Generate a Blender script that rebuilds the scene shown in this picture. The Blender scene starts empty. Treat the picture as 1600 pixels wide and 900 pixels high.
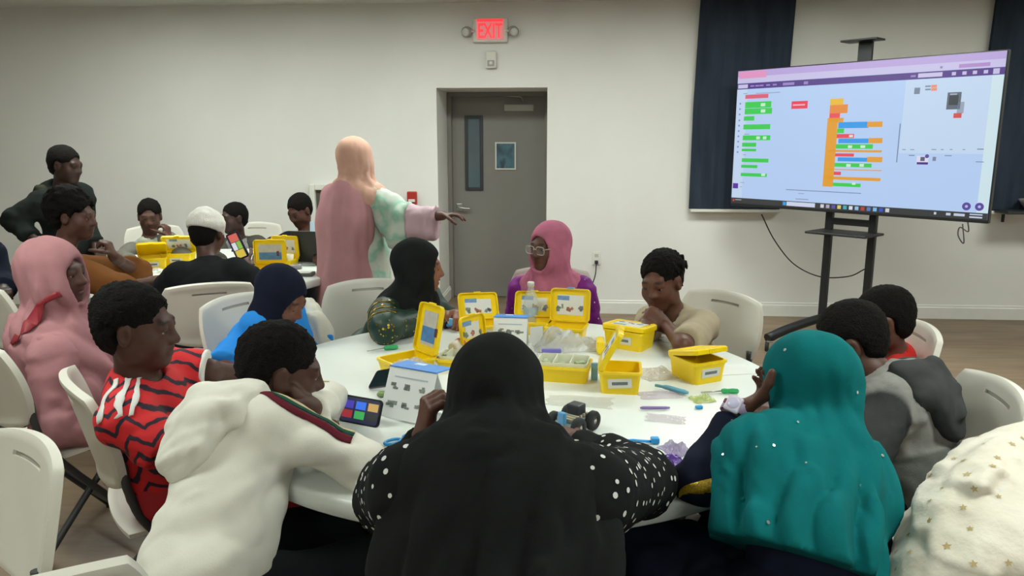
import bpy, bmesh, math, random
import numpy as np
from mathutils import Vector, Matrix

# ------------------------------------------------------------------ camera, world, exposure
scene = bpy.context.scene
COL = scene.collection
cam_data = bpy.data.cameras.new('camera')
cam_data.sensor_width = 36.0
cam_data.lens = 36.0 * 1180.0 / 1600.0
cam_data.clip_start = 0.02
cam = bpy.data.objects.new('camera', cam_data)
COL.objects.link(cam)
cam.location = (0, 0, 1.53)
cam.rotation_euler = (math.radians(79.0), 0, math.radians(4.1))
scene.camera = cam

world = bpy.data.worlds.new('world')
scene.world = world
world.use_nodes = True
world.node_tree.nodes['Background'].inputs[0].default_value = (0.55, 0.6, 0.7, 1)
world.node_tree.nodes['Background'].inputs[1].default_value = 0.05
scene.view_settings.view_transform = 'Standard'
scene.view_settings.look = 'None'
scene.view_settings.gamma = 1.0
scene.view_settings.use_curve_mapping = False
scene.view_settings.exposure = 0.0
LAMP_POWER = 24.0

# ------------------------------------------------------------------ materials
def lin(c):
    if isinstance(c, str):
        c = tuple(int(c[i:i + 2], 16) / 255 for i in (0, 2, 4))
    return tuple((v / 12.92 if v <= 0.04045 else ((v + 0.055) / 1.055) ** 2.4) for v in c)

MATS = {}
class NB:
    """small node-tree builder"""
    def __init__(s, name):
        s.m = bpy.data.materials.new(name); s.m.use_nodes = True
        s.t = s.m.node_tree; s.bsdf = s.t.nodes['Principled BSDF']
    def n(s, typ, **kw):
        nd = s.t.nodes.new(typ)
        for k, v in kw.items(): setattr(nd, k, v)
        return nd
    def l(s, a, b): s.t.links.new(a, b)
    def coord(s, scale=(1, 1, 1), rot=(0, 0, 0)):
        tc = s.n('ShaderNodeTexCoord'); mp = s.n('ShaderNodeMapping')
        mp.inputs['Scale'].default_value = scale; mp.inputs['Rotation'].default_value = rot
        s.l(tc.outputs['Object'], mp.inputs[0]); return mp.outputs[0]
    def noise(s, vec, scale, detail=3, rough=0.5):
        nd = s.n('ShaderNodeTexNoise'); nd.inputs['Scale'].default_value = scale
        nd.inputs['Detail'].default_value = detail; nd.inputs['Roughness'].default_value = rough
        s.l(vec, nd.inputs['Vector']); return nd.outputs['Fac']
    def ramp(s, fac, stops, interp='LINEAR'):
        nd = s.n('ShaderNodeValToRGB'); cr = nd.color_ramp; cr.interpolation = interp
        while len(cr.elements) < len(stops): cr.elements.new(0.5)
        for e, (p, c) in zip(cr.elements, stops):
            e.position = p; e.color = (*c[:3], 1)
        s.l(fac, nd.inputs[0]); return nd.outputs[0]
    def mix(s, fac, a, b, mode='MIX'):
        nd = s.n('ShaderNodeMix', data_type='RGBA', blend_type=mode)
        for sock, v in ((nd.inputs[0], fac), (nd.inputs[6], a), (nd.inputs[7], b)):
            if hasattr(v, 'is_linked'): s.l(v, sock)
            elif isinstance(v, tuple): sock.default_value = (*v[:3], 1)
            else: sock.default_value = v
        return nd.outputs[2]
    def math(s, op, a, b=None, c=None):
        nd = s.n('ShaderNodeMath', operation=op)
        for sock, v in zip(nd.inputs, (a, b, c)):
            if v is None: continue
            if hasattr(v, 'is_linked'): s.l(v, sock)
            else: sock.default_value = v
        return nd.outputs[0]
    def bump(s, h, strength, dist=0.002):
        nd = s.n('ShaderNodeBump'); nd.inputs['Strength'].default_value = strength
        nd.inputs['Distance'].default_value = dist
        s.l(h, nd.inputs['Height']); s.l(nd.outputs[0], s.bsdf.inputs['Normal'])
    def color(s, v):
        if hasattr(v, 'is_linked'): s.l(v, s.bsdf.inputs['Base Color'])
        else: s.bsdf.inputs['Base Color'].default_value = (*v[:3], 1)
    def set(s, **kw):
        for k, v in kw.items(): s.bsdf.inputs[k.replace('_', ' ')].default_value = v

def mat(name, col, rough=0.5, var=0.06, vscale=8.0, bump=0.0, bscale=300.0, metal=0.0, sheen=0.0, spec=0.5, bdist=0.001, coat=0.0):
    """plain procedural material: colour with slight mottling, fine relief"""
    if name in MATS: return MATS[name]
    b = NB(name); c = lin(col) if isinstance(col, str) or max(col) > 0 else col
    v = b.coord()
    if var > 0:
        f = b.noise(v, vscale, 4)
        b.color(b.ramp(f, [(0.25, tuple(x * (1 - var) for x in c)), (0.75, tuple(min(1, x * (1 + var)) for x in c))]))
    else: b.color(c)
    b.set(Roughness=rough, Metallic=metal)
    b.bsdf.inputs['Specular IOR Level'].default_value = spec
    if sheen: b.set(Sheen_Weight=sheen); b.bsdf.inputs['Sheen Roughness'].default_value = 0.5
    if coat: b.set(Coat_Weight=coat)
    if bump > 0: b.bump(b.noise(v, bscale, 2), bump, bdist)
    MATS[name] = b.m; return b.m

def fabric(name, col, var=0.12, rough=0.95, bump=0.35, bscale=260, sheen=0.0, vscale=14):
    return mat(name, col, rough, var, vscale, bump, bscale, sheen=sheen, spec=0.12)

def emit(name, col, strength):
    if name in MATS: return MATS[name]
    b = NB(name); b.color((0.02, 0.02, 0.02)); c = lin(col)
    b.bsdf.inputs['Emission Color'].default_value = (*c, 1); b.set(Emission_Strength=strength)
    b.set(Roughness=0.4); MATS[name] = b.m; return b.m

def glass(name, col, rough=0.05, alpha=0.35):
    """thin clear plastic"""
    if name in MATS: return MATS[name]
    b = NB(name); b.color(lin(col)); b.set(Roughness=rough, Alpha=alpha)
    b.bsdf.inputs['Specular IOR Level'].default_value = 0.8
    v = b.coord(); b.bump(b.noise(v, 90, 3), 0.8, 0.004)
    MATS[name] = b.m; return b.m

# ------------------------------------------------------------------ object helpers
def tag(o, label=None, cat=None, group=None, kind=None):
    if label: o['label'] = label
    if cat: o['category'] = cat
    if group: o['group'] = group
    if kind: o['kind'] = kind
    return o

def thing(name, label, cat, loc=(0, 0, 0), rz=0.0, group=None):
    o = bpy.data.objects.new(name, None); COL.objects.link(o)
    o.empty_display_size = 0.1
    o.location = loc; o.rotation_euler = (0, 0, rz)
    return tag(o, label, cat, group)

def link(name, me, m, parent=None, loc=None, rot=None):
    o = bpy.data.objects.new(name, me); COL.objects.link(o)
    if m is not None and len(me.materials) == 0:
        me.materials.append(m)
    if parent is not None: o.parent = parent
    if loc is not None: o.location = loc
    if rot is not None: o.rotation_euler = rot
    return o

def me_from(name, verts, faces, smooth=False):
    me = bpy.data.meshes.new(name); me.from_pydata([tuple(v) for v in verts], [], faces); me.update()
    if smooth: me.shade_smooth()
    return me

def fast_mesh(name, verts, quads, smooth=True):
    me = bpy.data.meshes.new(name)
    nv, nf = len(verts), len(quads)
    me.vertices.add(nv); me.vertices.foreach_set('co', np.ascontiguousarray(verts, np.float32).ravel())
    me.loops.add(nf * 4); me.loops.foreach_set('vertex_index', np.ascontiguousarray(quads, np.int32).ravel())
    me.polygons.add(nf); me.polygons.foreach_set('loop_start', np.arange(0, nf * 4, 4, dtype=np.int32))
    try: me.polygons.foreach_set('loop_total', np.full(nf, 4, np.int32))
    except Exception: pass
    me.update(calc_edges=True)
    if smooth: me.shade_smooth()
    return me

def bm_me(name, bm, smooth=False):
    me = bpy.data.meshes.new(name); bmesh.ops.recalc_face_normals(bm, faces=bm.faces)
    bm.to_mesh(me); bm.free()
    if smooth: me.shade_smooth()
    return me

def add_box(bm, c, s, rot=None, bevel=0.0, seg=2):
    r = bmesh.ops.create_cube(bm, size=1.0); vs = r['verts']
    bmesh.ops.scale(bm, vec=s, verts=vs)
    if bevel > 0:
        es = list({e for v in vs for e in v.link_edges})
        rb = bmesh.ops.bevel(bm, geom=es, offset=bevel, segments=seg, affect='EDGES', profile=0.5)
        vs = list({v for f in rb['faces'] for v in f.verts} | {v for v in vs if v.is_valid})
    M = Matrix.Translation(c)
    if rot is not None:
        M = M @ (rot.to_4x4() if hasattr(rot, 'to_4x4') else Matrix.Rotation(rot, 4, 'Z'))
    bmesh.ops.transform(bm, matrix=M, verts=vs)
    return vs

def box_me(name, s, bevel=0.0, c=(0, 0, 0), rot=None, seg=2):
    bm = bmesh.new(); add_box(bm, c, s, rot, bevel, seg); return bm_me(name, bm)

def add_tube(bm, pts, r, n=10, cap=True):
    pts = [Vector(p) for p in pts]; rings = []
    rs = r if isinstance(r, (list, tuple)) else [r] * len(pts)
    up = Vector((0, 0, 1)); prev = None
    for i, p in enumerate(pts):
        t = (pts[min(i + 1, len(pts) - 1)] - pts[max(i - 1, 0)]).normalized()
        if prev is None:
            a = up if abs(t.z) < 0.9 else Vector((1, 0, 0))
            x = t.cross(a).normalized()
        else:
            x = (prev - t * prev.dot(t)).normalized()
        y = t.cross(x); prev = x
        rings.append([bm.verts.new(p + (x * math.cos(2 * math.pi * k / n) + y * math.sin(2 * math.pi * k / n)) * rs[i]) for k in range(n)])
    for a, b in zip(rings, rings[1:]):
        for k in range(n):
            bm.faces.new((a[k], a[(k + 1) % n], b[(k + 1) % n], b[k])).smooth = True
    if cap:
        bm.faces.new(rings[0][::-1]); bm.faces.new(rings[-1])

def tube_me(name, pts, r, n=10):
    bm = bmesh.new(); add_tube(bm, pts, r, n); return bm_me(name, bm)

def lathe_me(name, prof, n=32, smooth=True):
    """prof: (radius, z) pairs; closed where radius is 0"""
    bm = bmesh.new(); rings = []
    for r, z in prof:
        if r < 1e-6: rings.append([bm.verts.new((0, 0, z))])
        else: rings.append([bm.verts.new((r * math.cos(2 * math.pi * k / n), r * math.sin(2 * math.pi * k / n), z)) for k in range(n)])
    for a, b in zip(rings, rings[1:]):
        for k in range(n):
            q = [a[k % len(a)], a[(k + 1) % len(a)], b[(k + 1) % len(b)], b[k % len(b)]]
            u = []
            for v in q:
                if v not in u: u.append(v)
            if len(u) > 2: bm.faces.new(u).smooth = smooth
    return bm_me(name, bm)

def spline(pts, n=8):
    """Catmull-Rom through the points"""
    P = [np.array(p, float) for p in pts]; P = [2 * P[0] - P[1]] + P + [2 * P[-1] - P[-2]]; out = []
    for i in range(1, len(P) - 2):
        for k in range(n):
            t = k / n
            out.append(0.5 * (2 * P[i] + (P[i + 1] - P[i - 1]) * t + (2 * P[i - 1] - 5 * P[i] + 4 * P[i + 1] - P[i + 2]) * t * t + (3 * P[i] - P[i - 1] - 3 * P[i + 1] + P[i + 2]) * t ** 3))
    out.append(P[-2]); return out

def text_me(name, txt, size, extrude=0.0, bold=0.0):
    cu = bpy.data.curves.new(name, 'FONT'); cu.body = txt; cu.size = size; cu.extrude = extrude; cu.offset = bold
    cu.align_x = 'CENTER'; cu.align_y = 'CENTER'
    o = bpy.data.objects.new(name, cu); COL.objects.link(o)
    dg = bpy.context.evaluated_depsgraph_get(); dg.update()
    me = bpy.data.meshes.new_from_object(o.evaluated_get(dg))
    bpy.data.objects.remove(o); bpy.data.curves.remove(cu)
    return me

def copy_tree(o, parent=None):
    c = o.copy(); COL.objects.link(c); c.parent = parent
    for ch in list(o.children): copy_tree(ch, c)
    return c

# ------------------------------------------------------------------ the room
WALL_Y = 6.72; CEIL = 2.69; X0, X1, Y0 = -6.4, 5.6, -3.6
def struct(name, me, m, parent=None, **kw):
    o = link(name, me, m, parent, **kw)
    if parent is None: o['kind'] = 'structure'
    return o

def wall_mat():
    b = NB('wall_paint'); v = b.coord()
    f = b.noise(v, 1.3, 3); b.color(b.ramp(f, [(0.3, lin('dad8d3')), (0.7, lin('e0deda'))]))
    b.set(Roughness=0.85); b.bsdf.inputs['Specular IOR Level'].default_value = 0.25
    b.bump(b.noise(v, 160, 4), 0.25, 0.002); return b.m
M_WALL = wall_mat()
M_WHITE = mat('white_trim', 'd8d6cf', 0.5, 0.03)
M_CEIL = mat('ceiling_paint', 'd5d3cc', 0.9, 0.04, 2.0, 0.3, 120)

def floor_mat():
    b = NB('vinyl_plank_floor'); v = b.coord((1, 1, 1), (0, 0, math.radians(-12)))
    br = b.n('ShaderNodeTexBrick'); b.l(v, br.inputs['Vector'])
    br.offset = 0.37; br.inputs['Scale'].default_value = 1.0
    br.inputs['Brick Width'].default_value = 1.22; br.inputs['Row Height'].default_value = 0.18
    br.inputs['Mortar Size'].default_value = 0.0012; br.inputs['Mortar Smooth'].default_value = 0.2
    br.inputs['Color1'].default_value = (0.2, 0.2, 0.2, 1); br.inputs['Color2'].default_value = (0.8, 0.8, 0.8, 1)
    br.inputs['Mortar'].default_value = (0.3, 0.3, 0.3, 1)
    vs = b.coord((1.2, 9, 1), (0, 0, math.radians(-12)))
    g = b.noise(vs, 2.2, 6, 0.6); g2 = b.noise(b.coord((0.7, 2.6, 1), (0, 0, math.radians(-12))), 1.6, 3)
    f = b.math('ADD', b.math('MULTIPLY', g, 0.45), b.math('MULTIPLY', g2, 0.4))
    f = b.math('ADD', f, b.math('MULTIPLY', br.outputs['Color'], 0.18))
    b.color(b.ramp(f, [(0.3, lin('5c4c3d')), (0.5, lin('7c6854')), (0.75, lin('94806a'))]))
    b.set(Roughness=0.5); b.bump(f, 0.12, 0.002); return b.m
def plane_box(name, lo, hi, m):
    c = [(a + b_) / 2 for a, b_ in zip(lo, hi)]; s = [b_ - a for a, b_ in zip(lo, hi)]
    return struct(name, box_me(name, s), m, loc=c)

floor = plane_box('floor', (X0, Y0, -0.1), (X1, 8.2, 0), floor_mat())
ceiling = plane_box('ceiling', (X0, Y0, CEIL), (X1, 8.2, CEIL + 0.1), M_CEIL)
plane_box('wall_left', (X0 - 0.12, Y0, 0), (X0, WALL_Y, CEIL), M_WALL)
plane_box('wall_right', (X1, Y0, 0), (X1 + 0.12, WALL_Y, CEIL), M_WALL)
plane_box('wall_near', (X0 - 0.12, Y0 - 0.12, 0), (X1 + 0.12, Y0, CEIL), M_WALL)
# back wall with the door recess cut out
DX0, DX1, DTOP, DY = -1.143, -0.175, 1.985, 7.36
bm = bmesh.new()
def bx(lo, hi): add_box(bm, [(a + b_) / 2 for a, b_ in zip(lo, hi)], [b_ - a for a, b_ in zip(lo, hi)])
bx((X0 - 0.12, WALL_Y, 0), (DX0, 7.6, CEIL)); bx((DX1, WALL_Y, 0), (X1 + 0.12, 7.6, CEIL))
bx((DX0, WALL_Y, DTOP), (DX1, 7.6, CEIL))
wall_back = struct('wall_back', bm_me('wall_back', bm), M_WALL)
# baseboard with a stepped top, either side of the door
def base_me(x0, x1):
    bm = bmesh.new()
    pr = [(0, 0), (-0.016, 0), (-0.016, 0.098), (-0.010, 0.106), (-0.010, 0.118), (-0.004, 0.124), (0, 0.124)]
    A = [bm.verts.new((x0, y, z)) for y, z in pr]; B = [bm.verts.new((x1, y, z)) for y, z in pr]
    n = len(pr)
    for i in range(n): bm.faces.new((A[i], A[(i + 1) % n], B[(i + 1) % n], B[i]))
    bm.faces.new(A); bm.faces.new(B[::-1])
    return bm_me('baseboard', bm)
struct('baseboard_back_left', base_me(X0, DX0), M_WHITE, loc=(0, WALL_Y, 0))
struct('baseboard_back_right', base_me(DX1, X1), M_WHITE, loc=(0, WALL_Y, 0))
jb = struct('baseboard_recess', base_me(0, 0.62), M_WHITE, loc=(DX0, WALL_Y, 0)); jb.rotation_euler = (0, 0, math.pi / 2)

# grey metal door deep in the recess
M_DOOR = mat('grey_door_paint', '837f7a', 0.45, 0.04, 3)
M_FRAME = mat('door_frame_paint', '7d7973', 0.45, 0.04, 3)
M_STEEL = mat('brushed_steel', 'a8a7a4', 0.3, 0.05, 30, metal=0.9)
M_BLACKM = mat('black_powder_coat', '1c1d20', 0.45, 0.1, 20, 0.15, 400)
M_DARK = mat('dark_rubber', '222326', 0.75, 0.1)
door = thing('door_1', None, None, (0, 0, 0)); door['kind'] = 'structure'
link('door_leaf', box_me('door_leaf', (0.95, 0.045, 1.975), 0.003), M_DOOR, door, ((DX0 + DX1) / 2, DY + 0.03, 1.975 / 2 + 0.005))
bm = bmesh.new()
add_box(bm, (DX0 + 0.02, DY - 0.02, DTOP / 2), (0.04, 0.1, DTOP), bevel=0.004); add_box(bm, (DX1 - 0.02, DY - 0.02, DTOP / 2), (0.04, 0.1, DTOP), bevel=0.004)
add_box(bm, ((DX0 + DX1) / 2, DY - 0.02, DTOP - 0.02), (DX1 - DX0 - 0.08, 0.1, 0.04), bevel=0.004)
link('door_frame', bm_me('door_frame', bm), M_FRAME, door)
wx, wz = -0.895, 1.415
bm = bmesh.new()
for sx in (-1, 1): add_box(bm, (wx + sx * 0.072, DY, wz), (0.03, 0.03, 0.71), bevel=0.004)
for sz in (-1, 1): add_box(bm, (wx, DY, wz + sz * 0.34), (0.114, 0.03, 0.03), bevel=0.004)
link('window_frame', bm_me('window_frame', bm), mat('dark_glazing_bead', '2f3235', 0.5), door)
link('window_pane', box_me('window_pane', (0.12, 0.006, 0.66)), mat('dim_blue_glass', '55646c', 0.12, 0.1, 4), door, (wx, DY - 0.004, wz))
# lever handle
hd = link('handle_plate', box_me('handle_plate', (0.055, 0.012, 0.07), 0.004), M_STEEL, door, (-1.045, DY + 0.003, 0.895))
link('lever', tube_me('lever', spline([(0, 0, 0), (0, -0.045, 0), (0.02, -0.055, -0.002), (0.12, -0.055, -0.012)], 5), 0.010, 10), M_STEEL, hd)
# closer: body and folding arm
cl = link('door_closer', box_me('door_closer', (0.28, 0.05, 0.062), 0.006), mat('closer_cover', 'b5b1aa', 0.4, 0.03), door, (-0.46, DY - 0.02, 1.84))
link('closer_arm', tube_me('closer_arm', [(-0.22, -0.03, 0.115), (0.02, -0.045, 0.10), (0.05, -0.03, 0.05)], 0.008), M_STEEL, cl)
# notice in a pale frame on the door
nt = thing('door_notice', 'small blue notice in a white frame taped to the grey door', 'notice', (-0.59, DY - 0.002, 1.39))
bm = bmesh.new()
for sx in (-1, 1): add_box(bm, (sx * 0.094, 0, 0), (0.014, 0.012, 0.262), bevel=0.002)
for sz in (-1, 1): add_box(bm, (0, 0, sz * 0.124), (0.174, 0.012, 0.014), bevel=0.002)
link('frame', bm_me('frame', bm), M_WHITE, nt)
def notice_mat():
    b = NB('blue_notice_print'); v = b.coord((9, 1, 5))
    b.color(b.ramp(b.noise(v, 1.2, 2), [(0.35, lin('2f4a57')), (0.55, lin('4d7181')), (0.7, lin('253540'))])); b.set(Roughness=0.4); return b.m
link('sheet', box_me('sheet', (0.175, 0.004, 0.235)), notice_mat(), nt)

# exit sign with two emergency heads
M_PLAST = mat('off_white_plastic', 'cfccc3', 0.45, 0.03)
ex = thing('exit_sign', 'lit red EXIT sign with emergency lamp heads above the door', 'exit sign', (-0.665, WALL_Y, 2.455))
link('housing', box_me('housing', (0.30, 0.05, 0.20), 0.01), M_PLAST, ex, (0, -0.025, 0))
link('face_plate', box_me('face_plate', (0.235, 0.004, 0.165), 0.001), emit('exit_face_glow', 'e87f7e', 0.7), ex, (0, -0.051, 0.004))
bm = bmesh.new()
for z in (0.074,): add_box(bm, (0, 0, z), (0.225, 0.003, 0.022))
link('red_band', bm_me('red_band', bm), emit('exit_red_glow', 'ff1f2b', 1.5), ex, (0, -0.0535, 0.004))
tm = text_me('exit_letters', 'EXIT', 0.165, 0.001, 0.004); tm.transform(Matrix.Diagonal((0.62, 1.0, 1, 1)))
link('letters', tm, emit('exit_red_glow', 'ff1f2b', 1.5), ex, (0, -0.0545, -0.012), (math.pi / 2, 0, 0))
for sx in (-1, 1):
    hd = link('lamp_head', lathe_me('lamp_head', [(0, -0.03), (0.035, -0.028), (0.044, 0.0), (0.042, 0.03), (0.038, 0.034), (0, 0.036)], 24), mat('lamp_head_grey', '9a978f', 0.5), ex, (sx * 0.195, -0.045, -0.01), (math.pi / 2 + 0.25, 0, sx * 0.35))
    link('lens', lathe_me('lens', [(0, 0.0), (0.036, 0.0), (0.030, 0.008), (0, 0.012)], 24), mat('lamp_lens', 'c9c9c4', 0.2), hd, (0, 0, 0.034))
    link('bracket', tube_me('bracket', [(-sx * 0.07, 0, 0), (-sx * 0.02, 0, 0)], 0.012), M_PLAST, hd)
ms = thing('motion_sensor', 'small off-white motion sensor below the exit sign', 'sensor', (-0.66, WALL_Y, 2.215))
link('body', box_me('body', (0.095, 0.045, 0.145), 0.012), M_PLAST, ms, (0, -0.022, 0))
link('window', box_me('window', (0.06, 0.012, 0.05), 0.005), mat('sensor_window', '8f8d88', 0.25), ms, (0, -0.045, -0.03))
link('lens', lathe_me('lens', [(0.016, 0), (0.013, 0.008), (0, 0.012)], 16), mat('sensor_lens', 'dcdcd8', 0.2), ms, (0, -0.05, -0.03), (math.pi / 2, 0, 0))

# fire extinguisher cabinet, pull station, outlet
fc = thing('wall_cabinet', 'white framed wall cabinet with dark glass door behind the standing woman', 'cabinet', (-2.12, WALL_Y, 0.97))
bm = bmesh.new()
for sx in (-1, 1): add_box(bm, (sx * 0.155, -0.03, 0), (0.05, 0.06, 0.36), bevel=0.006)
for sz in (-1, 1): add_box(bm, (0, -0.03, sz * 0.155), (0.26, 0.06, 0.05), bevel=0.006)
link('frame', bm_me('frame', bm), M_WHITE, fc)
link('glass_door', box_me('glass_door', (0.27, 0.02, 0.27)), mat('smoky_panel', '5b5854', 0.2), fc, (0, -0.015, 0))
ps = thing('fire_alarm_pull', 'red fire alarm pull station beside the door recess', 'fire alarm', (-1.375, WALL_Y, 1.03))
link('body', box_me('body', (0.085, 0.045, 0.12), 0.008), mat('alarm_red', 'a8281f', 0.4), ps, (0, -0.022, 0))
link('handle', box_me('handle', (0.06, 0.015, 0.025), 0.004), mat('alarm_white', 'd8d4cc', 0.4), ps, (0, -0.05, -0.02))
ol = thing('wall_outlet', 'white wall outlet with a black plug beside the door', 'outlet', (0.275, WALL_Y, 0.50))
link('plate', box_me('plate', (0.075, 0.008, 0.12), 0.003), M_WHITE, ol, (0, -0.004, 0))
link('socket', box_me('socket', (0.035, 0.004, 0.03), 0.002), mat('socket_ivory', 'b9b6ae', 0.4), ol, (0, -0.009, 0.028))
link('socket', box_me('socket', (0.035, 0.004, 0.03), 0.002), mat('socket_ivory', 'b9b6ae', 0.4), ol, (0, -0.009, -0.028))
cd = thing('power_cord', 'black power cord hanging from the wall outlet to the floor', 'cord', (0.275, WALL_Y, 0))
link('plug', box_me('plug', (0.03, 0.035, 0.028), 0.004), M_DARK, cd, (0, -0.028, 0.47))
link('cable', tube_me('cable', spline([(0, -0.03, 0.455), (-0.01, -0.05, 0.35), (-0.05, -0.05, 0.2), (-0.03, -0.05, 0.06), (-0.10, -0.07, 0.008), (-0.3, -0.12, 0.008)], 6), 0.005, 8), M_DARK, cd)

# two windows blacked out with dark fabric panels, white sills
def black_cloth():
    b = NB('blackout_fabric'); v = b.coord((1, 1, 0.15))
    b.color(b.ramp(b.noise(v, 12, 4), [(0.3, lin('2b323d')), (0.7, lin('353d4a'))])); b.set(Roughness=0.95)
    b.bsdf.inputs['Specular IOR Level'].default_value = 0.1; b.bump(b.noise(b.coord(), 350, 2), 0.4, 0.002); return b.m
M_BLK = black_cloth()
def blackout(name, x0, x1, zb):
    w = thing(name, None, None, (0, 0, 0)); w['kind'] = 'structure'
    bm = bmesh.new(); N = 24; F_, B_ = [], []
    for i in range(N + 1):
        x = x0 + (x1 - x0) * i / N; d = 0.008 * math.sin(i * 1.9) + 0.005 * math.sin(i * 0.7 + 1)
        F_.append([bm.verts.new((x - (0.02 if z < 2 else 0), WALL_Y - 0.075 + d * (1 if z < 2 else 0.3), z)) for z in (zb, 1.8, CEIL - 0.01)])
        B_.append([bm.verts.new((x - (0.02 if z < 2 else 0), WALL_Y - 0.035, z)) for z in (zb, 1.8, CEIL - 0.01)])
    for i in range(N):
        for k in range(2):
            bm.faces.new((F_[i][k], F_[i + 1][k], F_[i + 1][k + 1], F_[i][k + 1]))
            bm.faces.new((B_[i][k], B_[i][k + 1], B_[i + 1][k + 1], B_[i + 1][k]))
        bm.faces.new((F_[i][0], B_[i][0], B_[i + 1][0], F_[i + 1][0])); bm.faces.new((F_[i][2], F_[i + 1][2], B_[i + 1][2], B_[i][2]))
    for i in (0, N):
        for k in range(2): bm.faces.new((F_[i][k], F_[i][k + 1], B_[i][k + 1], B_[i][k]))
    link('blackout_panel', bm_me('blackout_panel', bm), M_BLK, w)
    link('window_sill', box_me('window_sill', (x1 - x0 + 0.02, 0.09, 0.025), 0.004), M_WHITE, w, ((x0 + x1) / 2, WALL_Y - 0.045, zb - 0.014))
    link('window_casing', box_me('window_casing', (x1 - x0 - 0.06, 0.035, CEIL - zb), 0.003), M_WHITE, w, ((x0 + x1) / 2, WALL_Y - 0.017, (CEIL + zb) / 2))
    return w
blackout('window_1', 1.085, 1.85, 0.955)
blackout('window_2', 3.43, 4.45, 0.955)
bowl = tag(link('bowl', lathe_me('bowl', [(0, 0.004), (0.05, 0.0), (0.06, 0.006), (0.10, 0.05), (0.125, 0.09), (0.12, 0.092), (0.095, 0.055), (0.05, 0.014), (0, 0.012)], 32), mat('grey_bowl', '8d8c88', 0.5), loc=(3.85, WALL_Y - 0.20, 0.968)), 'grey bowl resting on a shelf under the right blacked-out window', 'bowl')
sh = thing('wall_shelf', 'narrow dark wall shelf under the right blacked-out window', 'shelf', (3.95, WALL_Y - 0.15, 0.955))
link('board', box_me('board', (0.72, 0.28, 0.024), 0.003), mat('shelf_dark', '2b2e33', 0.5), sh)
for sx in (-0.25, 0.25): link('bracket', box_me('bracket', (0.02, 0.02, 0.09), 0.003), M_BLACKM, sh, (sx, 0.12, -0.055))

# ceiling light panels
def ceiling_light(x, y, label):
    t = thing('ceiling_light', label, 'ceiling light', (x, y, CEIL), 0, 'ceiling light panels')
    bm = bmesh.new()
    for sx in (-1, 1): add_box(bm, (sx * 0.6, 0, -0.012), (0.03, 0.63, 0.024))
    for sy in (-1, 1): add_box(bm, (0, sy * 0.3, -0.012), (1.17, 0.03, 0.024))
    link('frame', bm_me('frame', bm), M_WHITE, t)
    link('diffuser', box_me('diffuser', (1.17, 0.57, 0.008)), emit('panel_glow', 'f5fef5', LAMP_POWER), t, (0, 0, -0.008))
for i, (x, y) in enumerate([(-3.2, 4.9), (-0.9, 4.9), (1.4, 4.9), (3.9, 4.7), (-2.2, 1.8), (1.6, 1.6), (-1.6, -1.8), (1.6, -1.8)]):  # the panel past the television's right end is added to brighten the right wall
    ceiling_light(x, y, 'white ceiling light panel ' + ('above the left end of the far table', 'above the standing woman', 'above the space before the dark window', 'added above the right end of the television to brighten the wall', 'above the row of chairs at the left', 'above the boy in the grey hoodie', 'behind the viewer on the left', 'behind the viewer on the right')[i])

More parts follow.
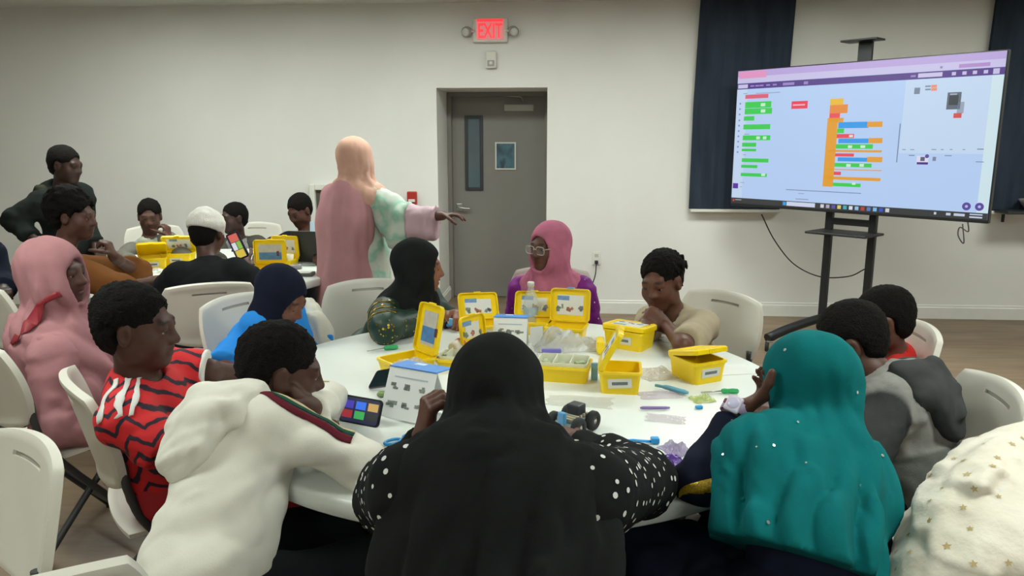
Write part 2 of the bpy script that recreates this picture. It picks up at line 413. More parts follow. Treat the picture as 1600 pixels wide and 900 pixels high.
# ------------------------------------------------------------------ smooth solid modelling: distance fields -> one continuous quad mesh
def A(*v): return np.array(v[0] if len(v) == 1 else v, float)
def unit(v): v = A(v); return v / (np.linalg.norm(v) + 1e-9)
def smin(a, b, k):
    if k <= 0: return np.minimum(a, b)
    h = np.maximum(k - np.abs(a - b), 0) / k
    return np.minimum(a, b) - h * h * k * 0.25
BIG = 0.12
class Field:
    def __init__(s): s.p = []; s.lo = A(9, 9, 9) * 9; s.hi = -s.lo; s.planes = []
    def _add(s, fn, lo, hi, k, op, clip):
        s.p.append((fn, lo, hi, k, op, clip))
        if op == 'u': s.lo = np.minimum(s.lo, lo); s.hi = np.maximum(s.hi, hi)
    def cap(s, a, b, ra, rb=None, k=0.02, op='u', clip=()):
        a = A(a); b = A(b); rb = ra if rb is None else rb
        ba = b - a; L = max(ba @ ba, 1e-9)
        def fn(X, Y, Z):
            px, py, pz = X - a[0], Y - a[1], Z - a[2]
            h = np.clip((px * ba[0] + py * ba[1] + pz * ba[2]) / L, 0, 1)
            return np.sqrt((px - h * ba[0]) ** 2 + (py - h * ba[1]) ** 2 + (pz - h * ba[2]) ** 2) - (ra + (rb - ra) * h)
        r = max(ra, rb); s._add(fn, np.minimum(a, b) - r, np.maximum(a, b) + r, k, op, clip)
    def ell(s, c, r, R=None, k=0.02, op='u', clip=()):
        c = A(c); r = A(r); R = np.eye(3) if R is None else R
        def fn(X, Y, Z):
            px, py, pz = X - c[0], Y - c[1], Z - c[2]
            q0 = 0; q1 = 0
            for i in range(3):
                u = (px * R[0, i] + py * R[1, i] + pz * R[2, i]) / r[i]
                q0 = q0 + u * u; q1 = q1 + (u / r[i]) ** 2
            k0 = np.sqrt(q0); k1 = np.sqrt(q1) + 1e-9
            return k0 * (k0 - 1) / k1
        ext = np.sqrt(((R * r) ** 2).sum(1)); s._add(fn, c - ext, c + ext, k, op, clip)
    def eval(s, X, Y, Z):
        V = np.full(np.broadcast(X, Y, Z).shape, BIG)
        for fn, lo, hi, k, op, clip in s.p:
            d = fn(X, Y, Z)
            for pt, n in clip: d = np.maximum(d, (X - pt[0]) * n[0] + (Y - pt[1]) * n[1] + (Z - pt[2]) * n[2])
            V = smin(V, d, k) if op == 'u' else -smin(-V, d, k)
        for pt, n in s.planes: V = np.maximum(V, (X - pt[0]) * n[0] + (Y - pt[1]) * n[1] + (Z - pt[2]) * n[2])
        return V
    def project(s, P, off=0.0, it=6):
        P = np.array(P, float)
        for _ in range(it):
            e = 0.002; d = s.eval(P[:, 0], P[:, 1], P[:, 2])
            g = np.stack([s.eval(*(P + dv).T) - s.eval(*(P - dv).T) for dv in np.eye(3) * e], 1)
            g /= np.linalg.norm(g, axis=1, keepdims=True) + 1e-9
            P = P - g * np.clip(d - off, -0.05, 0.05)[:, None]
        return P, g
    def grid(s, coarse, fine=None, boxes=()):
        ax = []
        for i in range(3):
            rs = [(b[0][i], b[1][i]) for b in boxes]
            x = s.lo[i] - 0.02; out = [x]; hi = s.hi[i] + 0.02
            while x < hi:
                x += fine if any(l <= x <= h for l, h in rs) else coarse
                out.append(x)
            ax.append(np.array(out))
        return ax
    def mesh(s, name, base, cell=0.01, fine=None, boxes=(), disp=None):
        xs, ys, zs = s.grid(cell, fine, boxes)
        V = np.full((len(xs), len(ys), len(zs)), BIG, np.float64)
        X, Y, Z = xs[:, None, None], ys[None, :, None], zs[None, None, :]
        for fn, lo, hi, k, op, clip in s.p:
            m = 0.035 + k
            sl = tuple(slice(max(0, np.searchsorted(a, l - m)), np.searchsorted(a, h + m)) for a, l, h in zip((xs, ys, zs), lo, hi))
            x, y, z = X[sl[0]], Y[:, sl[1]], Z[:, :, sl[2]]
            if 0 in (x.shape[0], y.shape[1], z.shape[2]): continue
            d = fn(x, y, z)
            for pt, n in clip: d = np.maximum(d, (x - pt[0]) * n[0] + (y - pt[1]) * n[1] + (z - pt[2]) * n[2])
            V[sl] = smin(V[sl], d, k) if op == 'u' else -smin(-V[sl], d, k)
        if disp is not None:
            I = np.nonzero(np.abs(V) < 0.05)
            P = np.stack([xs[I[0]], ys[I[1]], zs[I[2]]], 1)
            V[I] += disp(P)
        for pt, n in s.planes: V = np.maximum(V, (X - pt[0]) * n[0] + (Y - pt[1]) * n[1] + (Z - pt[2]) * n[2])
        V[[0, -1]] = BIG; V[:, [0, -1]] = BIG; V[:, :, [0, -1]] = BIG
        vs, qs = surfnet(V, xs, ys, zs)
        s.verts = vs
        return fast_mesh(name, vs - A(base), qs)

def surfnet(V, xs, ys, zs):
    ins = V < 0
    n0, n1, n2 = V.shape
    cnt = np.zeros((n0 - 1, n1 - 1, n2 - 1), np.int8)
    for i in (0, 1):
        for j in (0, 1):
            for k in (0, 1): cnt += ins[i:n0 - 1 + i, j:n1 - 1 + j, k:n2 - 1 + k]
    I = np.nonzero((cnt > 0) & (cnt < 8)); n = len(I[0])
    ids = np.full(cnt.shape, -1, np.int64); ids[I] = np.arange(n)
    acc = np.zeros((n, 3)); num = np.zeros(n)
    cor = [(i, j, k) for i in (0, 1) for j in (0, 1) for k in (0, 1)]
    for a in cor:
        for ax in range(3):
            if a[ax]: continue
            b = list(a); b[ax] = 1
            va = V[I[0] + a[0], I[1] + a[1], I[2] + a[2]]; vb = V[I[0] + b[0], I[1] + b[1], I[2] + b[2]]
            m = (va < 0) != (vb < 0)
            t = va / np.where(m, va - vb, 1)
            for c in range(3): acc[:, c] += np.where(m, a[c] + (t if c == ax else 0), 0)
            num += m
    pos = acc / num[:, None]
    out = np.stack([np.interp(I[c] + pos[:, c], np.arange(len(a)), a) for c, a in enumerate((xs, ys, zs))], 1)
    F_ = []
    for ax in range(3):
        sl0 = [slice(None)] * 3; sl1 = [slice(None)] * 3; sl0[ax] = slice(0, -1); sl1[ax] = slice(1, None)
        e = ins[tuple(sl0)] != ins[tuple(sl1)]
        J = np.array(np.nonzero(e)); u, v = [c for c in range(3) if c != ax]
        ok = (J[u] > 0) & (J[v] > 0) & (J[u] < V.shape[u] - 1) & (J[v] < V.shape[v] - 1); J = J[:, ok]
        def cell(du, dv):
            K = J.copy(); K[u] += du; K[v] += dv; return ids[K[0], K[1], K[2]]
        q = np.stack([cell(-1, -1), cell(0, -1), cell(0, 0), cell(-1, 0)], 1)
        flip = ins[J[0], J[1], J[2]]
        if ax == 1: flip = ~flip
        q[~flip] = q[~flip][:, ::-1]
        F_.append(q)
    q = np.concatenate(F_); q = q[(q >= 0).all(1)]
    return out, q

def hashn(i, j, k, seed):
    h = (i * 374761393 + j * 668265263 + k * 2147483647 + seed * 1274126177) & 0x7fffffff
    h = ((h ^ (h >> 13)) * 1274126177) & 0x7fffffff
    return ((h ^ (h >> 16)) & 0xffff) / 32767.5 - 1.0
def noise3(P, f, seed=0):
    Q = P * f; I = np.floor(Q).astype(np.int64); t = Q - I; t = t * t * (3 - 2 * t); r = 0
    for a in (0, 1):
        for b in (0, 1):
            for c in (0, 1):
                w = (t[:, 0] if a else 1 - t[:, 0]) * (t[:, 1] if b else 1 - t[:, 1]) * (t[:, 2] if c else 1 - t[:, 2])
                r = r + w * hashn(I[:, 0] + a, I[:, 1] + b, I[:, 2] + c, seed)
    return r
def folds(P, axis, freq, seed, stretch=0.25):
    """cloth folds running along axis"""
    ax = unit(axis); al = P @ ax
    Q = P - np.outer(al * (1 - stretch), ax)
    n = noise3(Q, freq, seed); n2 = noise3(Q + 3.1, freq * 2.1, seed + 7)
    return (0.55 - 2.6 * np.abs(n)) * 0.9 + (0.4 - 2.2 * np.abs(n2)) * 0.45

def rot_frame(yaw, pitch=0, roll=0):
    """columns: right, forward, up; yaw 0 looks along +x, pitch up positive, roll tips to the right"""
    y = math.radians(yaw); p = math.radians(pitch); r = math.radians(roll)
    f = A(math.cos(y) * math.cos(p), math.sin(y) * math.cos(p), math.sin(p))
    rt = A(math.sin(y), -math.cos(y), 0.0); up = np.cross(rt, f)
    R2 = rt * math.cos(r) - up * math.sin(r); U2 = up * math.cos(r) + rt * math.sin(r)
    return np.stack([R2, f, U2], 1)

# ------------------------------------------------------------------ skin
def skin_mat(col):
    name = 'skin_' + col
    if name in MATS: return MATS[name]
    b = NB(name); c = lin(col); v = b.coord()
    at = b.n('ShaderNodeAttribute'); at.attribute_name = 'tone'
    base = b.ramp(b.noise(v, 40, 4), [(0.3, tuple(x * 0.9 for x in c)), (0.7, tuple(x * 1.1 for x in c))])
    b.color(b.mix(1.0, base, at.outputs['Color'], 'MULTIPLY'))
    b.set(Roughness=0.5); b.bsdf.inputs['Specular IOR Level'].default_value = 0.35
    b.bsdf.inputs['Subsurface Weight'].default_value = 0.05
    b.bsdf.inputs['Subsurface Radius'].default_value = (0.01, 0.004, 0.002)
    b.bump(b.noise(v, 900, 2), 0.08, 0.0006)
    MATS[name] = b.m; return b.m
def hair_mat(col='14110f'):
    return mat('hair_' + col, col, 0.9, 0.5, 150, 1.0, 260, spec=0.15, bdist=0.008)

def eye_me():
    me = bpy.data.meshes.get('eyeball')
    if me: return me
    bm = bmesh.new(); bmesh.ops.create_uvsphere(bm, u_segments=16, v_segments=12, radius=1.0)
    bmesh.ops.rotate(bm, matrix=Matrix.Rotation(-math.pi / 2, 3, 'X'), verts=bm.verts)
    me = bm_me('eyeball', bm, True)
    me.materials.append(mat('eye_white', '9c9088', 0.3, 0.02)); me.materials.append(mat('eye_iris', '1a100c', 0.15, 0.05))
    for p in me.polygons:
        if p.center.y > 0.72: p.material_index = 1
    return me

class Person:
    """a figure: joints in world coordinates, then one continuous body mesh plus clothing children"""
    def __init__(s, label, pelvis, neck, head, hyaw, hpitch=0, hroll=0, byaw=None, scale=0.85, hs=0.93, skin='4a2f26',
                 arms=None, legs='sit', knee_spread=0.09, cell=0.014, fine=0.0055, name='person', leg_yaw=None, group=None, chest=1.0):
        s.pel, s.nk, s.hc = A(pelvis), A(neck), A(head)
        s.sc, s.hs = scale, hs; s.byaw = hyaw if byaw is None else byaw
        s.HR = rot_frame(hyaw, hpitch, hroll); s.fine = fine; s.cell = cell; s.chest = chest
        B = rot_frame(s.byaw)
        s.R = B[:, 0]; s.T = unit(s.nk - s.pel); s.R = unit(s.R - s.T * (s.R @ s.T)); s.F = np.cross(s.T, s.R)
        s.BR = np.stack([s.R, s.F, s.T], 1); s.F0 = B[:, 1]
        s.base = A(s.pel[0], s.pel[1], 0)
        s.root = thing(name, label, 'person', tuple(s.base), group=group)
        s.skin = skin; k = scale
        s.sh = {sd: s.nk - s.T * 0.05 * k + s.R * sg * 0.155 * k * chest for sd, sg in (('R', 1), ('L', -1))}
        s.arm = {}
        for sd, sg in (('R', 1), ('L', -1)):
            a = (arms or {}).get(sd)
            if a is None:
                el = s.sh[sd] + A(0, 0, -0.24 * k) + s.R * sg * 0.05 * k - s.F0 * 0.02
                wr = el + s.F0 * 0.17 * k + A(0, 0, -0.07) - s.R * sg * 0.06
                a = (el, wr, None)
            el, wr, hd = a
            hd = dict(hd or {}); el = A(el); wr = A(wr)
            hd.setdefault('d', wr - el); hd.setdefault('n', A(0, 0, -1)); hd.setdefault('curl', 0.45)
            if np.isscalar(hd['d']): hd['d'] = wr - el
            s.arm[sd] = (el, wr, hd)
        lf = s.F0 if leg_yaw is None else rot_frame(leg_yaw)[:, 1]; lr = A(lf[1], -lf[0], 0)
        s.leg = {}
        for sd, sg in (('R', 1), ('L', -1)):
            hip = s.pel + lr * sg * 0.085 * k - A(0, 0, 0.02)
            if legs == 'sit':
                kn = s.pel + lf * 0.40 * k + lr * sg * (0.085 * k + knee_spread * 0.5) + A(0, 0, 0.0); kn[2] = max(0.46, s.pel[2] - 0.02) * 1.0
                an = A(kn[0], kn[1], 0.07) + lf * 0.03
            else:
                kn = A(hip[0], hip[1], 0.48 * k) + lf * 0.01; an = A(hip[0], hip[1], 0.07) - lf * 0.02
            toe = an + lf * 0.15 * k; toe[2] = 0.03
            s.leg[sd] = (hip, kn, an, toe)
        s.lf = lf
    def H(s, x, y, z): return s.hc + s.HR @ (A(x, y, z) * s.hs)
    def B(s, x, y, z):
        """a point in the torso frame: right, forward, along the spine from the neck"""
        return s.nk + s.BR @ A(x, y, z)
    # ---- pieces of the field
    def head_field(s, F, ears=True):
        h = s.hs; H = s.H; E = lambda c, r, **kw: F.ell(H(*c), A(r) * h, s.HR, **kw)
        E((0, -0.018, 0.032), (0.073, 0.094, 0.084))
        E((0, 0.028, -0.032), (0.058, 0.066, 0.078), k=0.03)
        E((0, 0.058, -0.092), (0.027, 0.026, 0.022), k=0.035)
        for g in (-1, 1):
            E((g * 0.036, 0.052, -0.032), (0.027, 0.028, 0.030), k=0.025)
            E((g * 0.050, 0.005, -0.065), (0.014, 0.03, 0.025), k=0.03)
        F.cap(H(-0.036, 0.078, 0.022), H(0.036, 0.078, 0.022), 0.010 * h, k=0.022 * h)
        for g in (-1, 1):
            E((g * 0.031, 0.100, 0.003), (0.019, 0.016, 0.0125), k=0.014, op='s')
            E((g * 0.031, 0.0785, 0.0085), (0.0170, 0.0135, 0.0100), k=0.006)
            E((g * 0.031, 0.0775, -0.0085), (0.0155, 0.0115, 0.0065), k=0.006)
        F.cap(H(0, 0.086, 0.012), H(0, 0.104, -0.028), 0.0075 * h, 0.0125 * h, k=0.014)
        for g in (-1, 1): F.cap(H(g * 0.013, 0.096, -0.031), H(g * 0.014, 0.092, -0.031), 0.0095 * h, k=0.009)
        E((0, 0.083, -0.054), (0.024, 0.0155, 0.0078), k=0.006); E((0, 0.082, -0.0685), (0.021, 0.0145, 0.0085), k=0.006)
        E((0, 0.100, -0.0612), (0.024, 0.012, 0.0016), k=0.003, op='s')
        if ears:
            for g in (-1, 1):
                E((g * 0.076, -0.006, -0.006), (0.011, 0.020, 0.032), k=0.010)
                E((g * 0.086, -0.002, -0.004), (0.007, 0.010, 0.017), k=0.006, op='s')
    def torso_prims(s, F, t=0.0, k=0.04, belly=0.0, clip=()):
        c = s.sc; L = np.linalg.norm(s.nk - s.pel); w = s.chest; P = lambda f, fw=0.0: s.pel + s.T * L * f + s.F * fw * c
        F.ell(P(0.02), A(0.165 * c * w + t, 0.125 * c + t, 0.13 * c + t), s.BR, k=k, clip=clip)
        F.ell(P(0.36), A(0.140 * c * w + t, 0.108 * c + t + belly, L * 0.36 + t), s.BR, k=k, clip=clip)
        F.ell(P(0.68), A(0.155 * c * w + t, 0.108 * c + t, L * 0.30 + t), s.BR, k=k)
        F.cap(s.sh['R'] - s.R * 0.02, s.sh['L'] + s.R * 0.02, 0.052 * c + t, k=k)
        F.cap(s.nk - s.T * 0.05, s.nk + s.T * 0.01, 0.072 * c + t, 0.052 * c + t * 0.5, k=k)
    def arm_prims(s, F, sd, upto=2.0, t=0.0, k=0.02, flare=0.0, clip=True):
        el, wr, hd = s.arm[sd]; sh = s.sh[sd]; c = s.sc
        if upto <= 1.0:
            e = sh + (el - sh) * upto; d = unit(el - sh)
            F.cap(sh, e + d * 0.03, 0.049 * c + t, 0.041 * c + t + flare, k=k, clip=[(e, d)] if clip else ())
        else:
            F.cap(sh, el, 0.049 * c + t, 0.038 * c + t, k=k)
            f = upto - 1.0; e = el + (wr - el) * f; d = unit(wr - el)
            F.cap(el, e + d * (0.03 if f < 0.999 or t > 0 else 0.0), 0.038 * c + t, (0.038 - 0.013 * f) * c + t + flare, k=k, clip=[(e, d)] if (clip and t > 0) else ())
    def hand_prims(s, F, sd):
        el, wr, hd = s.arm[sd]; h = s.hs * hd.get('size', 1.0)
        d = unit(hd['d']); n = A(hd['n']); n = unit(n - d * (n @ d)); w = np.cross(d, n) * (1 if sd == 'L' else -1)  # w points to the thumb side
        cu = hd['curl']; curls = cu if isinstance(cu, (list, tuple)) else [cu] * 4
        F.cap(el + (wr - el) * 0.85, wr + d * 0.012, 0.026 * s.sc, 0.022 * h, k=0.02)
        offs = (0.027, 0.009, -0.009, -0.026)
        for i, o in enumerate(offs):
            F.cap(wr + w * o * h * 0.5 + d * 0.01, wr + d * (0.078 - abs(i - 1.2) * 0.004) * h + w * o * h, 0.013 * h, 0.0105 * h, k=0.012)
        F.cap(wr + d * 0.02 * h + w * 0.022 * h, wr + d * 0.05 * h + w * 0.026 * h + n * 0.006 * h, 0.014 * h, 0.012 * h, k=0.014)
        for i, (o, ln) in enumerate(zip(offs, (0.068, 0.076, 0.071, 0.055))):
            p = wr + d * (0.080 - abs(i - 1.2) * 0.004) * h + w * o * h; ang = 0.0
            sp = (offs[i]) * 2.2 * (1 - curls[i])
            for ph, (fr, mx) in enumerate(((0.44, 75), (0.32, 95), (0.24, 60))):
                ang += math.radians(mx) * curls[i]
                q = p + (d * math.cos(ang) + n * math.sin(ang) + w * sp * 0.4) * ln * fr * h
                F.cap(p, q, (0.0092 - ph * 0.0008) * h, (0.0086 - ph * 0.0010) * h, k=0.004)
                p = q
        tc = hd.get('thumb', 0.5); p = wr + d * 0.03 * h + w * 0.032 * h
        for ln, a in ((0.042, 0.2), (0.032, 0.5), (0.026, 0.75)):
            dr = unit(d * (0.8 - 0.65 * float(np.mean(curls))) + w * (0.75 - a * tc * 1.2) + n * (0.25 + a * tc * 0.9))
            q = p + dr * ln * h; F.cap(p, q, 0.0115 * h, 0.0095 * h, k=0.006); p = q
    def body(s, ears=True, hands=('R', 'L'), feet=True, eyes=True, detail=True):
        F = Field(); c = s.sc
        s.torso_prims(F); s.head_field(F, ears)
        F.cap(s.nk - s.T * 0.03, s.H(0, -0.022, -0.055), 0.052 * c, 0.050 * s.hs, k=0.03)
        for sd in 'RL':
            s.arm_prims(F, sd)
            s.hand_prims(F, sd)
            hip, kn, an, toe = s.leg[sd]
            F.cap(hip, kn, 0.078 * c, 0.055 * c, k=0.03); F.cap(kn, an, 0.052 * c, 0.034 * c, k=0.02)
            F.cap(an + A(0, 0, -0.02), toe, 0.034 * c, 0.028 * c, k=0.02)
        boxes = []
        if detail:
            r = 0.125 * s.hs; boxes.append((s.hc - r, s.hc + r))
            for sd in hands:
                el, wr, hd = s.arm[sd]; m = wr + unit(hd['d']) * 0.07; boxes.append((m - 0.075, m + 0.075))
        me = F.mesh('body', s.base, s.cell, s.fine, boxes)
        # natural skin tones: darker lips and brows, lighter palms are part of the skin itself
        V = (F.verts - s.hc) @ s.HR / s.hs
        tone = np.ones((len(V), 4), np.float32)
        def blot(c0, r, col, p=2.0):
            w = np.clip(1.3 - (((V - A(c0)) / A(r)) ** 2).sum(1), 0, 1)[:, None] ** 0.7
            tone[:, :3] = tone[:, :3] * (1 - w) + tone[:, :3] * A(col) * w
        blot((0, 0.093, -0.061), (0.026, 0.022, 0.016), (0.85, 0.55, 0.55))
        for g in (-1, 1): blot((g * 0.034, 0.086, 0.027), (0.022, 0.02, 0.0055), (0.22, 0.2, 0.2))
        at = me.color_attributes.new('tone', 'FLOAT_COLOR', 'POINT'); at.data.foreach_set('color', tone.ravel())
        link('body', me, skin_mat(s.skin), s.root)
        if eyes:
            for g in (-1, 1):
                e = link('eye', eye_me(), None, s.root)
                M = Matrix(((*s.HR[0], 0), (*s.HR[1], 0), (*s.HR[2], 0), (0, 0, 0, 1)))
                e.matrix_local = Matrix.Translation(s.H(g * 0.031, 0.0765, -0.001) - s.base) @ M @ Matrix.Diagonal((0.0125 * s.hs,) * 3 + (1,))
        return s
    def hair(s, t=0.010, amp=0.003, freq=160, m=None, back=-0.075, cell=0.006, wide=0.0, line=0.082):
        """cropped hair: thick on the crown, thinning to the temples and nape, cut along a hairline around face and ears"""
        F = Field(); h = s.hs
        F.ell(s.H(0, -0.020 - t * 0.25, 0.036 + t * 0.45), A(0.0755 + t * 0.55 + wide, 0.0955 + t * 0.7, 0.083 + t * 0.65) * h, s.HR)
        F.ell(s.H(0, -0.048, -0.012), A(0.064 + t * 0.25 + wide, 0.062 + t * 0.35, 0.075) * h, s.HR, k=0.03)
        F.ell(s.H(0, 0.104, -0.03), A(0.085, 0.066, line + 0.030) * h, s.HR, k=0.006, op='s')      # face
        for g in (-1, 1):
            F.ell(s.H(g * 0.085, 0.058, -0.03), A(0.06, 0.050, 0.068) * h, s.HR, k=0.006, op='s')   # temple to cheek
            F.ell(s.H(g * 0.085, -0.006, -0.035), A(0.04, 0.034, 0.062) * h, s.HR, k=0.006, op='s')  # round the ear
        F.ell(s.H(0, 0.03, -0.11), A(0.12, 0.085, 0.10) * h, s.HR, k=0.006, op='s')                  # under the jaw
        F.planes.append((s.H(0, -0.07, back), s.HR @ unit(A(0, -0.35, -1.0))))
        sd = int(abs(s.hc[0]) * 977) % 97
        amp *= 1.5
        d = lambda P: amp * (noise3(P, freq * 0.8, sd) + 0.6 * noise3(P, freq * 2.1, sd + 3) + 0.5 * noise3(P, freq * 0.3, sd + 5))
        return link('hair', F.mesh('hair', s.base, cell, disp=d), m or hair_mat(), s.root)
    def shirt(s, m, sleeves=(2.0, 2.0), t=0.014, hem=0.10, name='shirt', amp=0.006, seed=1, cell=0.010, nr=0.055, belly=0.0, flare=0.0, extra=None, k=0.045, tarm=None, freq=14, paint=None):
        F = Field(); s.torso_prims(F, t, k, belly, [(s.pel - s.T * hem, -s.T)])
        for sd, u in zip('RL', sleeves):
            if u > 0: s.arm_prims(F, sd, u, t if tarm is None else tarm, k=0.035, flare=flare)
        if extra: extra(F)
        F.cap(s.nk - s.T * 0.035 * s.sc + s.F * 0.012, s.H(0, -0.005, -0.06), nr * s.sc + 0.004, nr * s.sc + 0.02, k=0.012, op='s')
        def d(P):
            w = 0.5 + 0.5 * np.clip(1 - np.abs((P - s.pel) @ s.T - 0.12) / 0.25, 0, 1)
            for sd in 'RL':
                w = w + 0.9 * np.exp(-((P - s.arm[sd][0]) ** 2).sum(1) / 0.008) + 0.5 * np.exp(-((P - s.sh[sd]) ** 2).sum(1) / 0.012)
            ax = s.R * 0.8 + s.T * 0.35 + s.F * 0.3
            return amp * w * (folds(P, ax, freq, seed, 0.3) * 0.8 + 0.25 * noise3(P, freq * 2.3, seed + 5))
        s.shirtF = F
        me = F.mesh(name, s.base, cell, disp=d)
        if paint is not None:
            col = np.ones((len(F.verts), 4), np.float32); col[:, :3] = paint(F.verts)
            me.color_attributes.new('dye', 'FLOAT_COLOR', 'POINT').data.foreach_set('color', col.ravel())
        o = link(name, me, m, s.root); s.shirt_o = o
        return o
    def add_hood(s, m, w=1.0, name='hood', seed=6):
        F = Field(); N = s.nk
        F.ell(N - s.F * 0.125 - s.T * 0.085, A(0.125 * w, 0.050, 0.115), s.BR, k=0.03)
        for g in (-1, 1):
            F.cap(N - s.F * 0.115 + s.R * g * 0.01, N - s.F * 0.05 + s.R * g * 0.095 * w + s.T * 0.005, 0.047, 0.046, k=0.025); F.cap(N - s.F * 0.05 + s.R * g * 0.095 * w + s.T * 0.005, N + s.F * 0.06 + s.R * g * 0.065 - s.T * 0.04, 0.045, 0.032, k=0.025)
            F.cap(N - s.F * 0.135 + s.R * g * 0.03 - s.T * 0.05, N - s.F * 0.09 + s.R * g * 0.115 * w - s.T * 0.04, 0.04, 0.038, k=0.012)
        F.cap(N - s.T * 0.04, s.H(0, -0.005, -0.06), 0.062, 0.078, k=0.012, op='s')
        return link(name, F.mesh(name, s.base, 0.008, disp=lambda P: 0.008 * folds(P, s.R + s.T * 0.3, 16, seed)), m, s.root)
    def pants(s, m, t=0.014, upto=0.92, name='trousers', cell=0.014, amp=0.005, seed=3):
        F = Field(); c = s.sc
        F.ell(s.pel - s.T * 0.02, A(0.168 * c * s.chest + t, 0.128 * c + t, 0.125 * c + t), s.BR, k=0.04, clip=[(s.pel + s.T * 0.10, s.T)])
        for sd in 'RL':
            hip, kn, an, toe = s.leg[sd]; e = kn + (an - kn) * upto; d = unit(an - kn)
            F.cap(hip, kn, 0.078 * c + t, 0.058 * c + t, k=0.03); F.cap(kn, e + d * 0.02, 0.056 * c + t, 0.042 * c + t, k=0.03, clip=[(e, d)])
        return link(name, F.mesh(name, s.base, cell, disp=lambda P: amp * folds(P, A(0.3, 0.3, 1), 16, seed)), m, s.root)
    def skirt(s, m, t=0.02, bottom=0.06, name='skirt', cell=0.014, amp=0.010, seed=4):
        F = Field(); c = s.sc
        F.ell(s.pel, A(0.17 * c + t, 0.135 * c + t, 0.13 * c + t), s.BR, k=0.05, clip=[(s.pel + s.T * 0.12, s.T)])
        for sd in 'RL':
            hip, kn, an, toe = s.leg[sd]
            F.cap(hip, kn, 0.085 * c + t, 0.07 * c + t, k=0.12); F.cap(kn, A(an[0], an[1], bottom - 0.05), 0.07 * c + t, 0.085 * c + t, k=0.12)
        F.planes.append((A(0, 0, bottom), A(0, 0, -1)))
        return link(name, F.mesh(name, s.base, cell, disp=lambda P: amp * folds(P, A(0, 0, 1), 13, seed)), m, s.root)
    def shoes(s, m, sole=None):
        for sd in 'RL':
            hip, kn, an, toe = s.leg[sd]; F = Field(); c = s.sc
            F.cap(an + A(0, 0, 0.02), an + A(0, 0, -0.03), 0.045 * c, 0.048 * c); F.cap(an + A(0, 0, -0.03) - s.lf * 0.02, toe + A(0, 0, 0.008), 0.046 * c, 0.042 * c, k=0.03)
            F.planes.append((A(0, 0, 0.002), A(0, 0, -1)))
            link('shoe', F.mesh('shoe', s.base, 0.010), m, s.root)
    def hijab(s, m, drape=0.16, t=0.016, amp=0.007, seed=2, cell=0.008, face=(0.062, 0.086), cape=True, name='hijab', extra=None, freq=17, face_y=0.118, back=0.0, neck_r=0.078, shoulder=0.075, foldaxis=None, hem=None, nfold=9):
        F = Field(); h = s.hs; c = s.sc
        F.ell(s.H(0, -0.020, 0.030), A(0.075 + t, 0.097 + t, 0.086 + t) * h, s.HR)
        F.ell(s.H(0, 0.010, -0.045), A(0.064 + t, 0.074 + t, 0.075 + t) * h, s.HR, k=0.04)
        F.cap(s.H(0, -0.012, -0.06), s.nk - s.T * 0.02, neck_r * h, (neck_r + 0.02) * c, k=0.05)
        if cape:
            for sd in 'RL':
                F.cap(s.nk - s.T * 0.02, s.sh[sd] * 0.8 + s.nk * 0.2, (shoulder + t * 0.5) * c, (shoulder - 0.01 + t * 0.5) * c, k=0.06)
            F.ell(s.nk - s.T * drape * 0.5 + s.F * 0.045 * c, A(0.13 * c, 0.085 * c, drape * 0.75), s.BR, k=0.06)
            F.ell(s.nk - s.T * drape * 0.5 - s.F * 0.035 * c, A(0.14 * c, 0.085 * c, drape * 0.75 + back), s.BR, k=0.06)
        if extra: extra(F)
        F.ell(s.H(0, face_y, -0.022), A(face[0], 0.098, face[1]) * h, s.HR, k=0.010, op='s')
        F.ell(s.H(0, 0.025, -0.014), A(face[0] + 0.004, 0.062, face[1] + 0.006) * h, s.HR, k=0.008, op='s')
        if hem is not None: F.planes.append((s.nk - s.T * hem, unit(-s.T + s.F * 0.12)))
        ax = s.T if foldaxis is None else foldaxis
        def d(P):
            q = (P - s.hc) @ s.HR / h
            w = 0.25 + np.clip((0.02 - q[:, 2]) / 0.10, 0, 1)
            # soft wraps that circle the face plus drape folds below
            ring = 1 - 2 * np.abs(np.sin((np.sqrt(q[:, 0] ** 2 + (q[:, 2] + 0.02) ** 2) * 1.0 + q[:, 1] * 0.9) * 62 + 2.5 * noise3(P, 9, seed)))
            b = (P - s.nk) @ s.BR; ang = np.arctan2(b[:, 0], b[:, 1]); w2 = np.clip(-b[:, 2] / 0.22 + 0.1, 0, 1)
            fl = 1 - 2.2 * np.abs(np.sin(ang * nfold * 0.5 + 2.2 * noise3(P, 6, seed + 2)))
            return amp * 1.3 * w2 * fl + amp * w * (0.75 * folds(P, ax, freq, seed, 0.22) + 0.35 * ring * np.clip(1 - np.abs(q[:, 2]) / 0.16, 0, 1))
        s.hijF = F
        o = link(name, F.mesh(name, s.base, cell, disp=d), m, s.root); s.hij_o = o
        return o
    # ---- thin things that lie on the cloth
    def ribbon(s, o, pts, width, m, name, side, n=10, off=0.003, parent=None, thick=0.003):
        from mathutils.bvhtree import BVHTree
        me0 = o.data; bv = BVHTree.FromPolygons([v.co for v in me0.vertices], [p.vertices[:] for p in me0.polygons])
        P = np.array(spline(pts, n)); side = unit(side); rows = []
        for j in (-0.5, -0.17, 0.17, 0.5):
            row = []
            for q in P + side * width * j - s.base:
                loc, nor, idx, dist = bv.find_nearest(Vector(q)); row.append(A(loc) + A(nor) * off)
            rows.append(np.array(row))
        v = np.concatenate(rows); L = len(P); q = []
        for r in range(3):
            for i in range(L - 1): q.append((r * L + i, r * L + i + 1, (r + 1) * L + i + 1, (r + 1) * L + i))
        rb = link(name, me_from(name, v, q, True), m, s.root if parent is None else parent)
        md = rb.modifiers.new('thick', 'SOLIDIFY'); md.thickness = thick; md.offset = 0
        return rb
